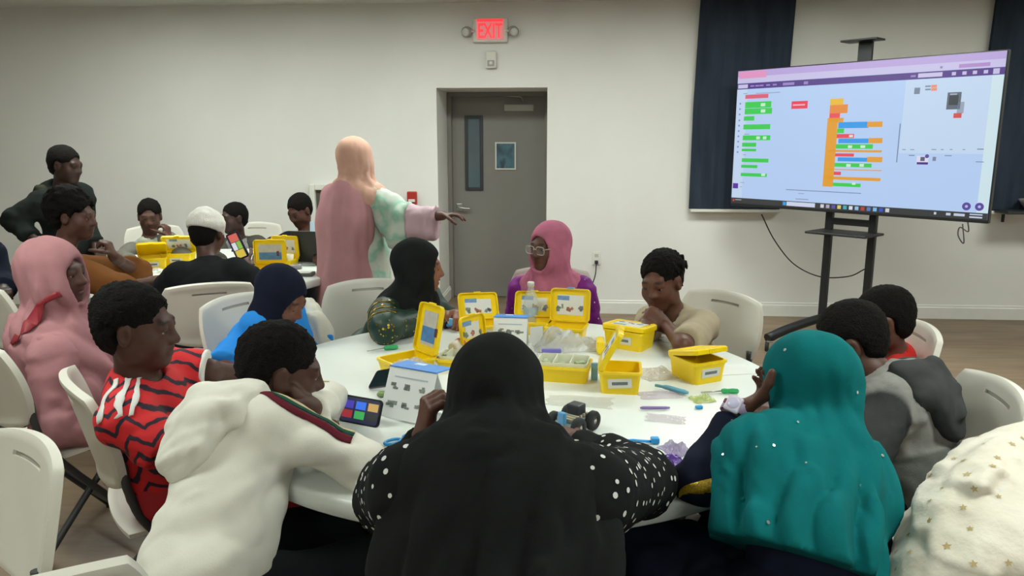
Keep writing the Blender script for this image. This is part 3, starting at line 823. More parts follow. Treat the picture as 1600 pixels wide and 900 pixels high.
    def dots(s, o, count, r, m, name, keep, seed=1, off=0.0015, jitter=0.3, n=8, mind=None, aspect=1.0, star=False):
        """small round spots spread over the cloth"""
        rng = np.random.RandomState(seed); me0 = o.data; nf = len(me0.polygons)
        P = np.empty(nf * 3); g = np.empty(nf * 3)
        me0.polygons.foreach_get('center', P); me0.polygons.foreach_get('normal', g)
        P = P.reshape(-1, 3) + s.base; g = g.reshape(-1, 3)
        k = np.nonzero(keep(P, g))[0]; rng.shuffle(k)
        sel = []; pts = np.zeros((0, 3)); mind = mind or r * 3.2
        for i in k:
            if len(sel) >= count: break
            if len(sel) == 0 or ((pts - P[i]) ** 2).sum(1).min() > mind * mind:
                sel.append(i); pts = P[sel]
        V, Q = [], []
        for i in sel:
            nn = g[i]; a = unit(np.cross(nn, A(0.3, 0.5, 0.8))); b = np.cross(nn, a); rr = r * (1 + jitter * rng.uniform(-1, 1))
            b0 = len(V)
            for k_ in range(n):
                an = 2 * math.pi * k_ / n; rr_ = rr * (0.45 if star and k_ % 2 else 1.0); V.append(P[i] + nn * off + a * rr_ * math.cos(an) + b * rr_ * aspect * math.sin(an) - s.base)
            Q.append(tuple(range(b0, b0 + n)))
        d = link(name, me_from(name, V, Q), m, s.root); d['kind'] = 'stuff'
        return d

# ------------------------------------------------------------------ tables
M_TABLE = mat('white_table_plastic', 'dee2dd', 0.38, 0.02, 6, 0.12, 500)
M_CHAIR = mat('white_chair_plastic', 'cfcbc0', 0.45, 0.03, 5, 0.15, 450)
M_TUBE = mat('charcoal_tube', '3b3c3d', 0.45, 0.08, 20, metal=0.2)
TZ = 0.74
def make_table(label, loc):
    t = thing('round_table', label, 'table', loc, math.radians(20))
    R_ = 0.917
    link('table_top', lathe_me('table_top', [(0, TZ), (R_ - 0.012, TZ), (R_ - 0.004, TZ - 0.003), (R_, TZ - 0.010), (R_, TZ - 0.042), (R_ - 0.006, TZ - 0.048), (R_ - 0.03, TZ - 0.048), (R_ - 0.035, TZ - 0.03), (0, TZ - 0.03)], 128), M_TABLE, t)
    for sx in (-1, 1):
        for sy in (-1, 1):
            link('leg', tube_me('leg', spline([(sx * 0.30, sy * 0.36, TZ - 0.035), (sx * 0.42, sy * 0.38, 0.4), (sx * 0.50, sy * 0.40, 0.012)], 4), 0.0165, 12), M_TUBE, t)
        link('leg_brace', tube_me('leg_brace', [(sx * 0.43, -0.382, 0.36), (sx * 0.43, 0.382, 0.36)], 0.012, 10), M_TUBE, t)
        link('folding_strut', tube_me('folding_strut', [(sx * 0.43, 0, 0.36), (sx * 0.08, 0, TZ - 0.035)], 0.010, 8), M_TUBE, t)
    for sy in (-1, 1): link('apron_rail', box_me('apron_rail', (1.0, 0.025, 0.035), 0.004), M_TUBE, t, (0, sy * 0.42, TZ - 0.05))
    return t
TC = A(-0.175, 2.40); TC2 = A(-2.32, 4.55)
make_table('large white round folding table in the foreground covered with yellow kits', (TC[0], TC[1], 0))
make_table('white round folding table at the back left near the wall', (TC2[0], TC2[1], 0))

# ------------------------------------------------------------------ folding chairs (local: sitter looks along +x)
def panel_me(name, w, h, thick, curve, crown=0.55, slot=None, nx=22, ny=28, lip=0.0):
    """moulded panel in the local y (width) / z (height) plane, bent so the edges come forward"""
    pts = {}; verts = []; faces = []
    for i in range(nx + 1):
        for j in range(ny + 1):
            u = -1 + 2 * i / nx; v = -1 + 2 * j / ny
            y = u * math.sqrt(1 - crown * v * v / 2) * w / 2; z = v * math.sqrt(1 - crown * u * u / 2) * h / 2
            pts[i, j] = (u, v, y, z)
    keep = {}
    for i in range(nx):
        for j in range(ny):
            u = -1 + 2 * (i + 0.5) / nx; v = -1 + 2 * (j + 0.5) / ny
            keep[i, j] = not (slot and abs(u) < slot[0] and slot[1] < v < slot[2])
    def side(s):
        m = {}
        for (i, j), (u, v, y, z) in pts.items():
            edge = max(abs(u), abs(v)); th = thick / 2 * (1 if edge < 0.93 else 0.55)
            x = curve * (y / (w / 2)) ** 2 + s * th + (lip * max(0, (edge - 0.75) / 0.25) if s < 0 else 0) * -1
            m[i, j] = len(verts); verts.append((x, y, z))
        return m
    a, b = side(1), side(-1)
    for (i, j), k in keep.items():
        if k:
            faces.append((a[i, j], a[i + 1, j], a[i + 1, j + 1], a[i, j + 1])); faces.append((b[i, j], b[i, j + 1], b[i + 1, j + 1], b[i + 1, j]))
            for (di, dj, p, q) in ((-1, 0, (i, j + 1), (i, j)), (1, 0, (i + 1, j), (i + 1, j + 1)), (0, -1, (i, j), (i + 1, j)), (0, 1, (i + 1, j + 1), (i, j + 1))):
                if not keep.get((i + di, j + dj), False): faces.append((a[q], a[p], b[p], b[q]))
    me = me_from(name, verts, faces); bm = bmesh.new(); bm.from_mesh(me); bmesh.ops.recalc_face_normals(bm, faces=bm.faces); bm.to_mesh(me); bm.free()
    me.shade_smooth(); me.set_sharp_from_angle(angle=math.radians(50))
    return me
def make_chair():
    t = thing('folding_chair', 'x', 'chair', (0, 0, 0), 0, 'white folding chairs')
    sm = panel_me('seat', 0.40, 0.41, 0.024, 0.0, 0.35)
    st = link('seat', sm, M_CHAIR, t, (0.01, 0, 0.445), (0, math.radians(90 - 4), 0))
    bk = link('backrest', panel_me('backrest', 0.455, 0.33, 0.024, 0.045, 0.62, slot=(0.40, 0.64, 0.72), lip=0.008), M_CHAIR, t, (-0.235, 0, 0.715), (0, math.radians(-13), 0))
    link('handle_recess', box_me('handle_recess', (0.008, 0.19, 0.034), 0.002), mat('recess_shade_plastic', 'a39f95', 0.6), bk, (0.006, 0, 0.110))  # chair plastic darkened: the slot's shade is put into its colour
    for sy in (-1, 1):
        link('leg', tube_me('leg', spline([(-0.175, sy * 0.195, 0.66), (-0.165, sy * 0.20, 0.56), (-0.10, sy * 0.205, 0.42), (0.22, sy * 0.205, 0.015)], 5), 0.0125, 10), M_TUBE, t)
        link('leg', tube_me('leg', spline([(0.13, sy * 0.18, 0.43), (0.0, sy * 0.185, 0.30), (-0.24, sy * 0.185, 0.015)], 5), 0.0125, 10), M_TUBE, t)
        for fx, fy in ((0.225, 0.205), (-0.245, 0.185)):
            link('foot_cap', lathe_me('foot_cap', [(0, 0), (0.017, 0), (0.018, 0.03), (0.013, 0.034), (0, 0.034)], 12), M_DARK, t, (fx, sy * fy, 0))
    link('stretcher', tube_me('stretcher', [(0.145, -0.205, 0.11), (0.145, 0.205, 0.11)], 0.010, 8), M_TUBE, t)
    link('stretcher', tube_me('stretcher', [(-0.165, -0.185, 0.11), (-0.165, 0.185, 0.11)], 0.010, 8), M_TUBE, t)
    link('hinge_bar', tube_me('hinge_bar', [(-0.11, -0.205, 0.425), (-0.11, 0.205, 0.425)], 0.010, 8), M_TUBE, t)
    return t
_chair = make_chair(); _used = [False]
def chair(label, x, y, yaw, s=1.0):
    c = _chair if not _used[0] else copy_tree(_chair); _used[0] = True
    c.location = (x, y, 0); c.rotation_euler = (0, 0, math.radians(yaw)); c['label'] = label
    c.scale = (s, s, s)
    return c

# ------------------------------------------------------------------ television on a rolling stand
TVC = A(2.041, 5.721, 1.548); TVY = math.radians(-45)
TW, TH_ = 1.90, 1.075
tvs = thing('tv_stand', 'black rolling TV stand with shelf and casters before the wall', 'tv stand', (TVC[0], TVC[1], 0), TVY)
def tvp(name, me, m, loc=None, rot=None, parent=tvs): return link(name, me, m, parent, loc, rot)
for sx in (-1, 1):
    tvp('post', box_me('post', (0.055, 0.04, 1.95), 0.006), M_BLACKM, (sx * 0.165, 0.12, 1.05))
    lg = tvp('base_leg', tube_me('base_leg', spline([(sx * 0.25, -0.52, 0.10), (sx * 0.20, -0.30, 0.15), (sx * 0.165, 0.12, 0.17), (sx * 0.22, 0.50, 0.10)], 5), 0.036, 8), M_BLACKM)
    for fy in (-0.52, 0.50):
        cs = tvp('caster', lathe_me('caster', [(0, -0.014), (0.034, -0.014), (0.038, -0.006), (0.038, 0.006), (0.034, 0.014), (0, 0.014)], 20), M_DARK, (sx * (0.25 if fy < 0 else 0.22), fy, 0.039), (0, math.pi / 2, 0.5))
        link('fork', box_me('fork', (0.012, 0.05, 0.05), 0.004), M_STEEL, cs, (-0.04, 0, 0.02))
tvp('crossbar', box_me('crossbar', (0.30, 0.035, 0.05), 0.004), M_BLACKM, (0, 0.12, 0.935))
tvp('crossbar', box_me('crossbar', (0.30, 0.035, 0.08), 0.004), M_BLACKM, (0, 0.12, 0.17))
tvp('top_bar', box_me('top_bar', (0.10, 0.03, 0.34), 0.004), M_BLACKM, (0.0, 0.12, 2.06))
tvp('shelf', box_me('shelf', (0.46, 0.30, 0.018), 0.006), M_BLACKM, (0, 0.02, 0.86))
tvp('camera_shelf', box_me('camera_shelf', (0.26, 0.14, 0.014), 0.004), M_BLACKM, (0, 0.06, 2.232))
tvp('mount_plate', box_me('mount_plate', (0.60, 0.03, 0.42), 0.004), M_BLACKM, (0, 0.085, TVC[2]))
tv = thing('television', 'large flat screen television showing coloured code blocks', 'television', tuple(TVC), TVY)
link('cabinet', box_me('cabinet', (TW, 0.045, TH_), 0.006), M_BLACKM, tv, (0, 0.0, 0))
link('rear_housing', box_me('rear_housing', (TW * 0.6, 0.04, TH_ * 0.6), 0.01), M_BLACKM, tv, (0, 0.04, 0))
SB = 0.008
SW, SH_ = TW - 2 * SB, TH_ - 2 * SB - 0.012
SE = 0.86
def uvq(name, rects, col, st=SE, layer=1, parent=None):
    """flat picture elements on the glass, u v measured from the top left corner"""
    V, Q = [], []
    for (u0, v0), (u1, v1) in rects:
        b0 = len(V)
        for u, v in ((u0, v0), (u1, v0), (u1, v1), (u0, v1)): V.append(((u - 0.5) * SW, -0.0235 - 0.0006 * layer, (0.5 - v) * SH_ + 0.006))
        Q.append((b0, b0 + 3, b0 + 2, b0 + 1)[::-1])
    return link(name, me_from(name, V, Q), emit('screen_' + col, col, st), screen if parent is None else parent)
screen = link('screen', me_from('screen', [(-SW / 2, -0.0235, -SH_ / 2 + 0.006), (SW / 2, -0.0235, -SH_ / 2 + 0.006), (SW / 2, -0.0235, SH_ / 2 + 0.006), (-SW / 2, -0.0235, SH_ / 2 + 0.006)], [(0, 1, 2, 3)]), emit('screen_glow', 'b9d4fb', SE), tv)
uvq('browser_bar', [((0, 0), (1, 0.045))], 'bda6e2'); uvq('address_bar', [((0, 0.045), (1, 0.09))], 'cdc6ee')
uvq('browser_tab', [((0.0060, 0.0060), (0.1331, 0.0561))], 'e896c8', layer=2)
uvq('address_pill', [((0.86, 0.06), (0.955, 0.082))], 'b48ad0', layer=2); uvq('toolbar_icon', [((0.80, 0.064), (0.808, 0.078))], '8f84b8', layer=2)
uvq('menu_bar', [((0, 0.092), (1, 0.135))], '4a1d86', layer=2)
uvq('menu_label', [((0.004, 0.10), (0.05, 0.128)), ((0.73, 0.100), (0.81, 0.126))], 'cfc8ee', layer=3)
uvq('menu_word', [((u, 0.109), (u + 0.018, 0.12)) for u in (0.062, 0.085, 0.105, 0.135, 0.165)] + [((0.21, 0.105), (0.26, 0.124)), ((0.30, 0.105), (0.318, 0.125)), ((0.705, 0.108), (0.722, 0.12))], '9a84cc', layer=3)
uvq('menu_icon', [((u, 0.104), (u + 0.013, 0.124)) for u in (0.84, 0.873, 0.905, 0.938)] + [((0.966, 0.098), (0.985, 0.13))], 'c9c2ea', layer=3)
uvq('toolbox_panel', [((0.0, 0.137), (0.05, 0.955))], 'c9dcfa'); uvq('stage_panel', [((0.69, 0.137), (1, 0.60))], 'c8def9')
uvq('stage_edge', [((0.965, 0.137), (1, 0.955))], 'd4ecf4', layer=2)
uvq('palette_icon', [((0.014, v), (0.022, v + 0.012)) for v in (0.235, 0.275, 0.315, 0.36, 0.40, 0.44, 0.48, 0.52, 0.56, 0.60)], '7a93c8', layer=2)
uvq('extension_button', [((0.004, 0.845), (0.03, 0.885))], '5a1fa8', layer=2)
uvq('palette_heading', [((0.0407, 0.1774), (0.1481, 0.2068))], 'e25a78', layer=2)
uvq('palette_caption', [((0.045, 0.262), (0.055, 0.268)), ((0.045, 0.468), (0.07, 0.474)), ((0.045, 0.622), (0.06, 0.628)), ((0.04, 0.835), (0.06, 0.84)), ((0.04, 0.868), (0.05, 0.873)), ((0.03, 0.165), (0.05, 0.171)), ((0.09, 0.168), (0.2, 0.174))], '93a6cc', layer=2)
G_ = '2fd24a'
for a, b in (((0.0418, 0.2310), (0.1640, 0.2767)), ((0.0415, 0.2795), (0.1692, 0.3222)), ((0.0393, 0.3367), (0.0893, 0.3698)), ((0.0396, 0.3976), (0.1654, 0.4348)), ((0.0395, 0.4797), (0.1689, 0.5159)), ((0.0383, 0.5341), (0.1054, 0.5645)), ((0.0379, 0.5797), (0.1068, 0.5990)), ((0.0409, 0.6518), (0.1674, 0.6807)), ((0.0395, 0.7013), (0.1177, 0.7248)), ((0.0398, 0.7632), (0.1644, 0.7886))):
    uvq('palette_block', [(a, b)], G_, layer=2)
uvq('value_bubble', [((0.1161, 0.2432), (0.1367, 0.2666)), ((0.1180, 0.2891), (0.1386, 0.3123)), ((0.1043, 0.4870), (0.1208, 0.5093)), ((0.1352, 0.4871), (0.1514, 0.5092)), ((0.1382, 0.7631), (0.1565, 0.7824))], 'c9f3d6', layer=3)
uvq('loose_block', [((0.2539, 0.2398), (0.3229, 0.2929))], 'f02a50', layer=2); uvq('loose_block_word', [((0.2600, 0.2614), (0.3122, 0.2714))], 'f9b4c4', layer=3)
YW, OR, RD, BL = 'f0c020', 'eaa01e', 'f04058', '1f9cf0'
for c, a, b in ((YW, (0.4150, 0.2331), (0.4671, 0.2786)), ('ee8a2a', (0.4151, 0.2751), (0.4856, 0.3333)), (RD, (0.4159, 0.3329), (0.4576, 0.3658)), (OR, (0.4164, 0.3641), (0.4733, 0.3941)),
    (OR, (0.4099, 0.3639), (0.4520, 0.8382)), (BL, (0.4544, 0.3935), (0.5708, 0.4346)), (OR, (0.5655, 0.3941), (0.6213, 0.4297)), (G_, (0.4280, 0.4364), (0.4785, 0.4682)), (RD, (0.4233, 0.4739), (0.5190, 0.5021)),
    (BL, (0.4595, 0.5053), (0.5790, 0.5365)), (OR, (0.5757, 0.5020), (0.6264, 0.5360)), (G_, (0.4329, 0.5429), (0.5934, 0.5737)), (OR, (0.4236, 0.5824), (0.6276, 0.5966)), (RD, (0.4275, 0.6060), (0.5249, 0.6274)),
    (BL, (0.4627, 0.6330), (0.5815, 0.6598)), (OR, (0.5765, 0.6268), (0.6324, 0.6617)), (G_, (0.4370, 0.6718), (0.5951, 0.6982)), (OR, (0.4259, 0.7136), (0.6327, 0.7196)), (RD, (0.4332, 0.7321), (0.4801, 0.7554)),
    (OR, (0.4236, 0.7662), (0.6326, 0.7868)), (G_, (0.4256, 0.8090), (0.5606, 0.8332))):
    uvq('code_block', [(a, b)], c, layer=2 if a[1] < 0.9 and not (c == OR) else 2 + (c == OR))
uvq('block_value', [((0.4993, 0.5513), (0.5152, 0.5694)), ((0.5473, 0.5505), (0.5653, 0.5683)), ((0.4990, 0.6779), (0.5158, 0.6970)), ((0.5497, 0.6751), (0.5661, 0.6939)), ((0.5005, 0.4806), (0.5152, 0.4960)), ((0.5269, 0.8027), (0.5408, 0.8183))], 'd5f4da', layer=4)
uvq('divider', [((0.255, 0.872), (0.565, 0.877)), ((0.683, 0.41), (0.6865, 0.66))], '6d84a8', layer=2)
uvq('console_text', [((0.31, 0.895), (0.335, 0.9)), ((0.30, 0.935), (0.355, 0.942))], '8fa3cc', layer=2)
uvq('zoom_button', [((0.7220, 0.1871), (0.7413, 0.2269))], '76879f', layer=2)
uvq('variable_monitor', [((0.7772, 0.1749), (0.7962, 0.1920)), ((0.7781, 0.1943), (0.7971, 0.2113))], 'f09078', layer=2); uvq('variable_name', [((0.7574, 0.1769), (0.7756, 0.1871)), ((0.7584, 0.1964), (0.7766, 0.2066))], '7f8ea6', layer=2)
uvq('robot_picture_body', [((0.8335, 0.2257), (0.8776, 0.3290))], '5a6474', layer=2); uvq('robot_picture_screen', [((0.8399, 0.2426), (0.8694, 0.3029))], '2b323d', layer=3); uvq('robot_picture_label', [((0.8416, 0.2332), (0.8635, 0.2419))], 'aab6c8', layer=3)
uvq('robot_picture_arm', [((0.8685, 0.2854), (0.8898, 0.3538))], '9aa6bc', layer=2); uvq('robot_picture_claw', [((0.8594, 0.3523), (0.8851, 0.3818))], 'd84848', layer=3)
uvq('sprite_field', [((0.70, 0.575), (0.713, 0.579)), ((0.728, 0.575), (0.742, 0.579)), ((0.80, 0.573), (0.816, 0.577)), ((0.83, 0.573), (0.84, 0.577)), ((0.86, 0.572), (0.868, 0.576)), ((0.90, 0.572), (0.908, 0.576)), ((0.945, 0.568), (0.965, 0.573)), ((0.725, 0.611), (0.745, 0.616)), ((0.845, 0.61), (0.868, 0.614)), ((0.945, 0.645), (0.97, 0.649))], '5f7290', layer=3)
uvq('sprite_card', [((0.7529, 0.6155), (0.7930, 0.6702))], 'e4e2f6', layer=2); uvq('sprite_thumb', [((0.7660, 0.6221), (0.7808, 0.6483))], '55597a', layer=3); uvq('sprite_name', [((0.7549, 0.6553), (0.7930, 0.6702))], '4a1d86', layer=3); uvq('second_sprite', [((0.8066, 0.6204), (0.8181, 0.6464))], '7c88a8', layer=2)
def disc_on_screen(name, u, v, r, col, layer=3):
    n = 20; c = ((u - 0.5) * SW, -0.0235 - 0.0006 * layer, (0.5 - v) * SH_ + 0.006)
    return link(name, me_from(name, [(c[0] + r * math.cos(2 * math.pi * k / n), c[1], c[2] + r * math.sin(2 * math.pi * k / n)) for k in range(n)], [tuple(range(n))]), emit('screen_' + col, col, SE), screen)
for p in ((0.9322, 0.9207), (0.9723, 0.9188)):
    disc_on_screen('round_button', p[0], p[1], 0.026, '5a3fa0'); disc_on_screen('button_icon', p[0], p[1], 0.009, 'b7c4ee', 4)
disc_on_screen('sprite_close', *(0.7874, 0.6170), 0.013, '5a3fa0', 4)
uvq('taskbar', [((0, 0.957), (1, 1.0))], '2a2b30', layer=3)
uvq('search_box', [((0.262, 0.962), (0.385, 0.992))], 'd3dcf4', layer=4)
for i, c in enumerate(('2aa0e8', 'd9d9e2', 'b8a8c0', '5a4ab0', 'e2d06a', '2fb3c0', 'dfe6f4', '9fc4e8', 'b23a2a', '5a78c8', '7ac0f0', '2a4fd0', 'd6d8dc')):
    u = 0.245 if i == 0 else 0.385 + 0.023 * i
    uvq('taskbar_icon', [((u, 0.965), (u + 0.014, 0.990))], c, layer=4)
uvq('tray_text', [((0.83, 0.968), (0.838, 0.984)), ((0.87, 0.968), (0.885, 0.984)), ((0.895, 0.968), (0.93, 0.984)), ((0.945, 0.964), (0.985, 0.972)), ((0.945, 0.980), (0.985, 0.990))], 'c8d2e6', layer=4)
uvq('weather_widget', [((0.008, 0.968), (0.016, 0.984))], 'd23a30', layer=4); uvq('weather_text', [((0.02, 0.968), (0.05, 0.975))], 'a8a8b0', layer=4)
# cables
tag(link('tv_cable', tube_me('tv_cable', spline([(1.605, 6.350, 0.938), (1.749, 6.450, 0.715), (1.935, 6.500, 0.507), (2.123, 6.400, 0.417), (2.247, 6.100, 0.472), (2.297, 5.900, 0.568)], 8), 0.005, 8), M_DARK), 'thin grey cable drooping between the wall and the TV stand', 'cable')
tag(link('hdmi_cable', tube_me('hdmi_cable', spline([(2.629, 5.150, 1.017), (2.656, 5.180, 0.942), (2.610, 5.200, 0.969), (2.604, 5.200, 0.914), (2.646, 5.200, 0.863), (2.599, 5.150, 0.996)], 6), 0.004, 6), mat('grey_cable', '55565a', 0.6)), 'short looped cable dangling under the right end of the television', 'cable')

# ------------------------------------------------------------------ yellow kit boxes
def plastic(name, col): 
    b = NB(name); v = b.coord(); b.color(b.ramp(b.noise(v, 12, 2), [(0.3, tuple(x * 0.95 for x in lin(col))), (0.7, lin(col))]))
    b.set(Roughness=0.35); b.bsdf.inputs['Subsurface Weight'].default_value = 0.0; MATS[name] = b.m; return b.m
M_YEL = plastic('yellow_box_plastic', 'f2cf05')
M_TRAY = mat('milky_tray', 'd9d9c4', 0.4, 0.05)
def print_mat(name, c1, c2, c3, scale):
    b = NB(name); v = b.coord()
    vo = b.n('ShaderNodeTexVoronoi'); vo.inputs['Scale'].default_value = scale; b.l(v, vo.inputs['Vector'])
    n = b.noise(v, scale * 2, 3)
    f = b.math('MULTIPLY', vo.outputs['Distance'], b.math('ADD', n, 0.5))
    b.color(b.ramp(f, [(0.10, lin(c1)), (0.20, lin(c2)), (0.30, lin(c3))])); b.set(Roughness=0.4); MATS[name] = b.m; return b.m
P_WHITE = print_mat('lid_sheet_print', '5c6660', 'a9a79c', 'd9d8d0', 26)
P_BLUE = mat('lid_sea_print', '4f7fb0', 0.4, 0.25, 40)
P_SKY = mat('lid_sky_print', 'bcb8ae', 0.4, 0.12, 40)
M_PAPER = mat('white_paper', 'd9dad8', 0.7, 0.03)
M_LABEL = mat('paper_label', 'd2d0c8', 0.6, 0.03)
M_INK = mat('grey_ink', '6b6f70', 0.7, 0.3, 200)
def rrect(bm, w, d, r, z, n=4):
    vs = []
    for cx, cy, a0 in ((w / 2 - r, d / 2 - r, 0), (-w / 2 + r, d / 2 - r, 90), (-w / 2 + r, -d / 2 + r, 180), (w / 2 - r, -d / 2 + r, 270)):
        for k in range(n + 1):
            a = math.radians(a0 + 90 * k / n); vs.append(bm.verts.new((cx + r * math.cos(a), cy + r * math.sin(a), z)))
    return vs
def loft(bm, rings, close=True):
    for a, b in zip(rings, rings[1:]):
        n = len(a)
        for k in range(n): bm.faces.new((a[k], a[(k + 1) % n], b[(k + 1) % n], b[k]))
    if close: bm.faces.new(rings[0][::-1]); bm.faces.new(rings[-1])
def tub_me(w, d, h, th=0.004):
    bm = bmesh.new(); r = 0.014
    loft(bm, [rrect(bm, w - 0.012, d - 0.012, r, 0), rrect(bm, w, d, r, h - 0.010), rrect(bm, w + 0.008, d + 0.008, r, h - 0.009), rrect(bm, w + 0.008, d + 0.008, r, h),
              rrect(bm, w - 2 * th, d - 2 * th, r, h), rrect(bm, w - 2 * th - 0.012, d - 2 * th - 0.012, r, th)])
    return bm_me('tub', bm)
def lid_me(w, d):
    bm = bmesh.new(); r = 0.016   # hinge along local y = 0, lid extends to -y
    rings = [rrect(bm, w + 0.012, d + 0.012, r, -0.012), rrect(bm, w + 0.012, d + 0.012, r, 0.002), rrect(bm, w + 0.004, d + 0.004, r, 0.006),
             rrect(bm, w - 0.022, d - 0.022, r, 0.006), rrect(bm, w - 0.026, d - 0.026, r, 0.003)]
    loft(bm, rings, False); bm.faces.new(rings[-1])
    inner = [rings[0], rrect(bm, w + 0.004, d + 0.004, r, -0.012), rrect(bm, w + 0.002, d + 0.002, r, -0.001)]
    loft(bm, inner, False); bm.faces.new(inner[-1][::-1])
    bmesh.ops.translate(bm, vec=(0, -d / 2, 0), verts=bm.verts)
    return bm_me('lid', bm)
KIT_TUB = {}
def kit(label, x, y, yaw, w=0.185, d=0.13, h=0.075, lid=0, sheet='in', tray=False, lab=True, z=TZ, group='yellow kit boxes', pic='white', lidonly=False, labside=False):
    """lid: opening angle in degrees, None = no lid; sheet: picture on the inside or the outside of the lid"""
    t = thing('kit_box', label, 'box', (x, y, z), math.radians(yaw), group)
    key = (w, d, h)
    if key not in KIT_TUB: KIT_TUB[key] = (tub_me(w, d, h), lid_me(w, d))
    tm, lm = KIT_TUB[key]
    if not lidonly: link('tub', tm, M_YEL, t)
    if lab and not lidonly:
        lb = link('label', box_me('label', (0.075, 0.0012, 0.03)), M_LABEL, t, *(((-w / 2 - 0.0005 + 0.002, 0, h * 0.5), (0, math.radians(-4), -math.pi / 2)) if labside else ((0, -d / 2 - 0.0005 + 0.002, h * 0.5), (math.radians(4), 0, 0))))
        link('label_print', box_me('label_print', (0.05, 0.0008, 0.010)), M_INK, lb, (0, -0.0008, 0))
    if tray:
        bm = bmesh.new(); loft(bm, [rrect(bm, w - 0.014, d - 0.014, 0.010, h * 0.5), rrect(bm, w - 0.008, d - 0.008, 0.012, h + 0.012), rrect(bm, w - 0.014, d - 0.014, 0.010, h + 0.012), rrect(bm, w - 0.022, d - 0.022, 0.010, h * 0.62)])
        tr = link('tray', bm_me('tray', bm), M_TRAY, t)
        for ux in (-0.028, 0.028): link('divider', box_me('divider', (0.003, d - 0.022, 0.035), 0.001), M_TRAY, tr, (ux, 0, h * 0.62 + 0.018))
        bm = bmesh.new(); rng = random.Random(int(abs(x) * 999))
        for ux, n_ in ((-0.058, 4), (0.0, 3), (0.058, 3)):
            for q in range(n_): add_box(bm, (ux + rng.uniform(-0.012, 0.012), rng.uniform(-0.035, 0.035), h * 0.62 + 0.012), (rng.uniform(0.012, 0.03), rng.uniform(0.01, 0.025), 0.014), rng.uniform(0, 3), 0.002)
        link('small_pieces', bm_me('small_pieces', bm), mat('pale_green_bits', 'a9b48f', 0.5, 0.3, 60), tr)['kind'] = 'stuff'
    if lid is not None:
        l = link('lid', lm, M_YEL, t, (0, d / 2, h + 0.006), (math.radians(-lid), 0, 0))
        zz = 0.0042 if sheet == 'out' else -0.0022
        if sheet:
            if pic == 'white':
                sh_ = link('picture_sheet', box_me('picture_sheet', (w - 0.045, d - 0.042, 0.0012)), M_PAPER, l, (0, -d / 2, zz))
                rng = random.Random(int(abs(x) * 1999))
                for q, c in enumerate(('7d8a78', 'b0756a', '7a7f86')):
                    bm = bmesh.new()
                    for r_ in range(3): add_box(bm, (rng.uniform(-0.010, 0.010), rng.uniform(-0.008, 0.008), 0), (rng.uniform(0.008, 0.022), rng.uniform(0.006, 0.016), 0.0008), rng.uniform(0, 1.5))
                    link('printed_model', bm_me('printed_model', bm), mat('print_' + c, c, 0.5, 0.4, 120), sh_, (-0.042 + 0.042 * q, 0.014, 0.001 if sheet == 'out' else -0.001))
                link('printed_band', box_me('printed_band', (0.05, 0.018, 0.0008)), mat('print_blue', '6f93c0', 0.5, 0.2, 90), sh_, (-0.03, -0.028, 0.001 if sheet == 'out' else -0.001))
            else:
                sh_ = link('picture_sheet', box_me('picture_sheet', (w - 0.045, d - 0.042, 0.0012)), P_SKY, l, (0, -d / 2, zz))
                s_ = 1 if sheet == 'out' else -1
                link('printed_sea', box_me('printed_sea', (w - 0.047, (d - 0.044) * 0.45, 0.0008)), P_BLUE, sh_, (0, 0.022, s_ * 0.001))
                link('printed_model', box_me('printed_model', (0.016, 0.03, 0.0010)), mat('print_dark_red', '5a3338', 0.5, 0.3, 90), sh_, (0.045, 0.008, s_ * 0.0012))
        link('latch', box_me('latch', (0.03, 0.008, 0.016), 0.002), mat('blue_latch', '6f9fd0', 0.4) if 'upright at' in label else M_YEL, l, (0, -d - 0.007, -0.004))
    return t
def T(px): return px
# main table
b = (-0.553, 2.528, 0.740); kit('open yellow kit box by the dark phone, blue sea picture inside its raised lid', b[0], b[1], -46, lid=102, pic='sea', h=0.045, lab=False, d=0.165, w=0.13)
b = (-0.380, 2.579, 0.740); kit('open yellow kit box with cream tray next to the orange-capped jar', b[0], b[1], -8, lid=None, tray=True, h=0.035, lab=False, w=0.13, d=0.10)
b = (-0.341, 2.987, 0.740); kit('open yellow kit box with picture lid leaning back near the small blue robot', b[0], b[1], 14, lid=128, sheet='in', h=0.06, w=0.155, d=0.11)
b = (-0.299, 2.683, 0.740); kit('tilted yellow kit box lid with picture standing behind the black headscarf', b[0], b[1], 55, lid=96, h=0.045, w=0.12, d=0.10, lab=False)
b = (-0.136, 3.120, 0.740); kit('yellow kit box with picture lid in front of the purple dress', b[0], b[1] - 0.04, -4, lid=118, sheet='in', h=0.055, lab=False, w=0.155, d=0.10)
b = (0.008, 3.002, 0.740); kit('open yellow kit box whose picture lid stands upright at the table centre', b[0], b[1], -12, lid=98, sheet='in', h=0.055, w=0.155, d=0.125)
b = (0.254, 2.892, 0.740); kit('closed yellow kit box with picture lid before the child in cream', b[0], b[1], -30, lid=4, sheet='out', h=0.075, w=0.165, d=0.13)
b = (-0.002, 2.472, 0.740); kit('open yellow kit box with pale sorting tray beside the black headscarf', b[0], b[1], -8, lid=None, tray=True, h=0.055, w=0.18, d=0.125, lab=False)
b = (0.181, 2.369, 0.740); kit('open empty yellow kit box with white front label and lid tipped up', b[0], b[1], 86, lid=62, h=0.075, w=0.13, d=0.13, sheet='out', labside=True)
b = (0.450, 2.504, 0.740); kit('yellow kit box with loose plain lid ajar on the right of the table', b[0], b[1], 30, lid=14, sheet=None, h=0.075, w=0.13, d=0.145)
yp = tag(link('yellow_tab', box_me('yellow_tab', (0.03, 0.09, 0.05), 0.006), M_YEL, loc=(0.137, 2.802, 0.765)), 'small yellow plastic piece wedged left of the closed kit box', 'plastic piece')

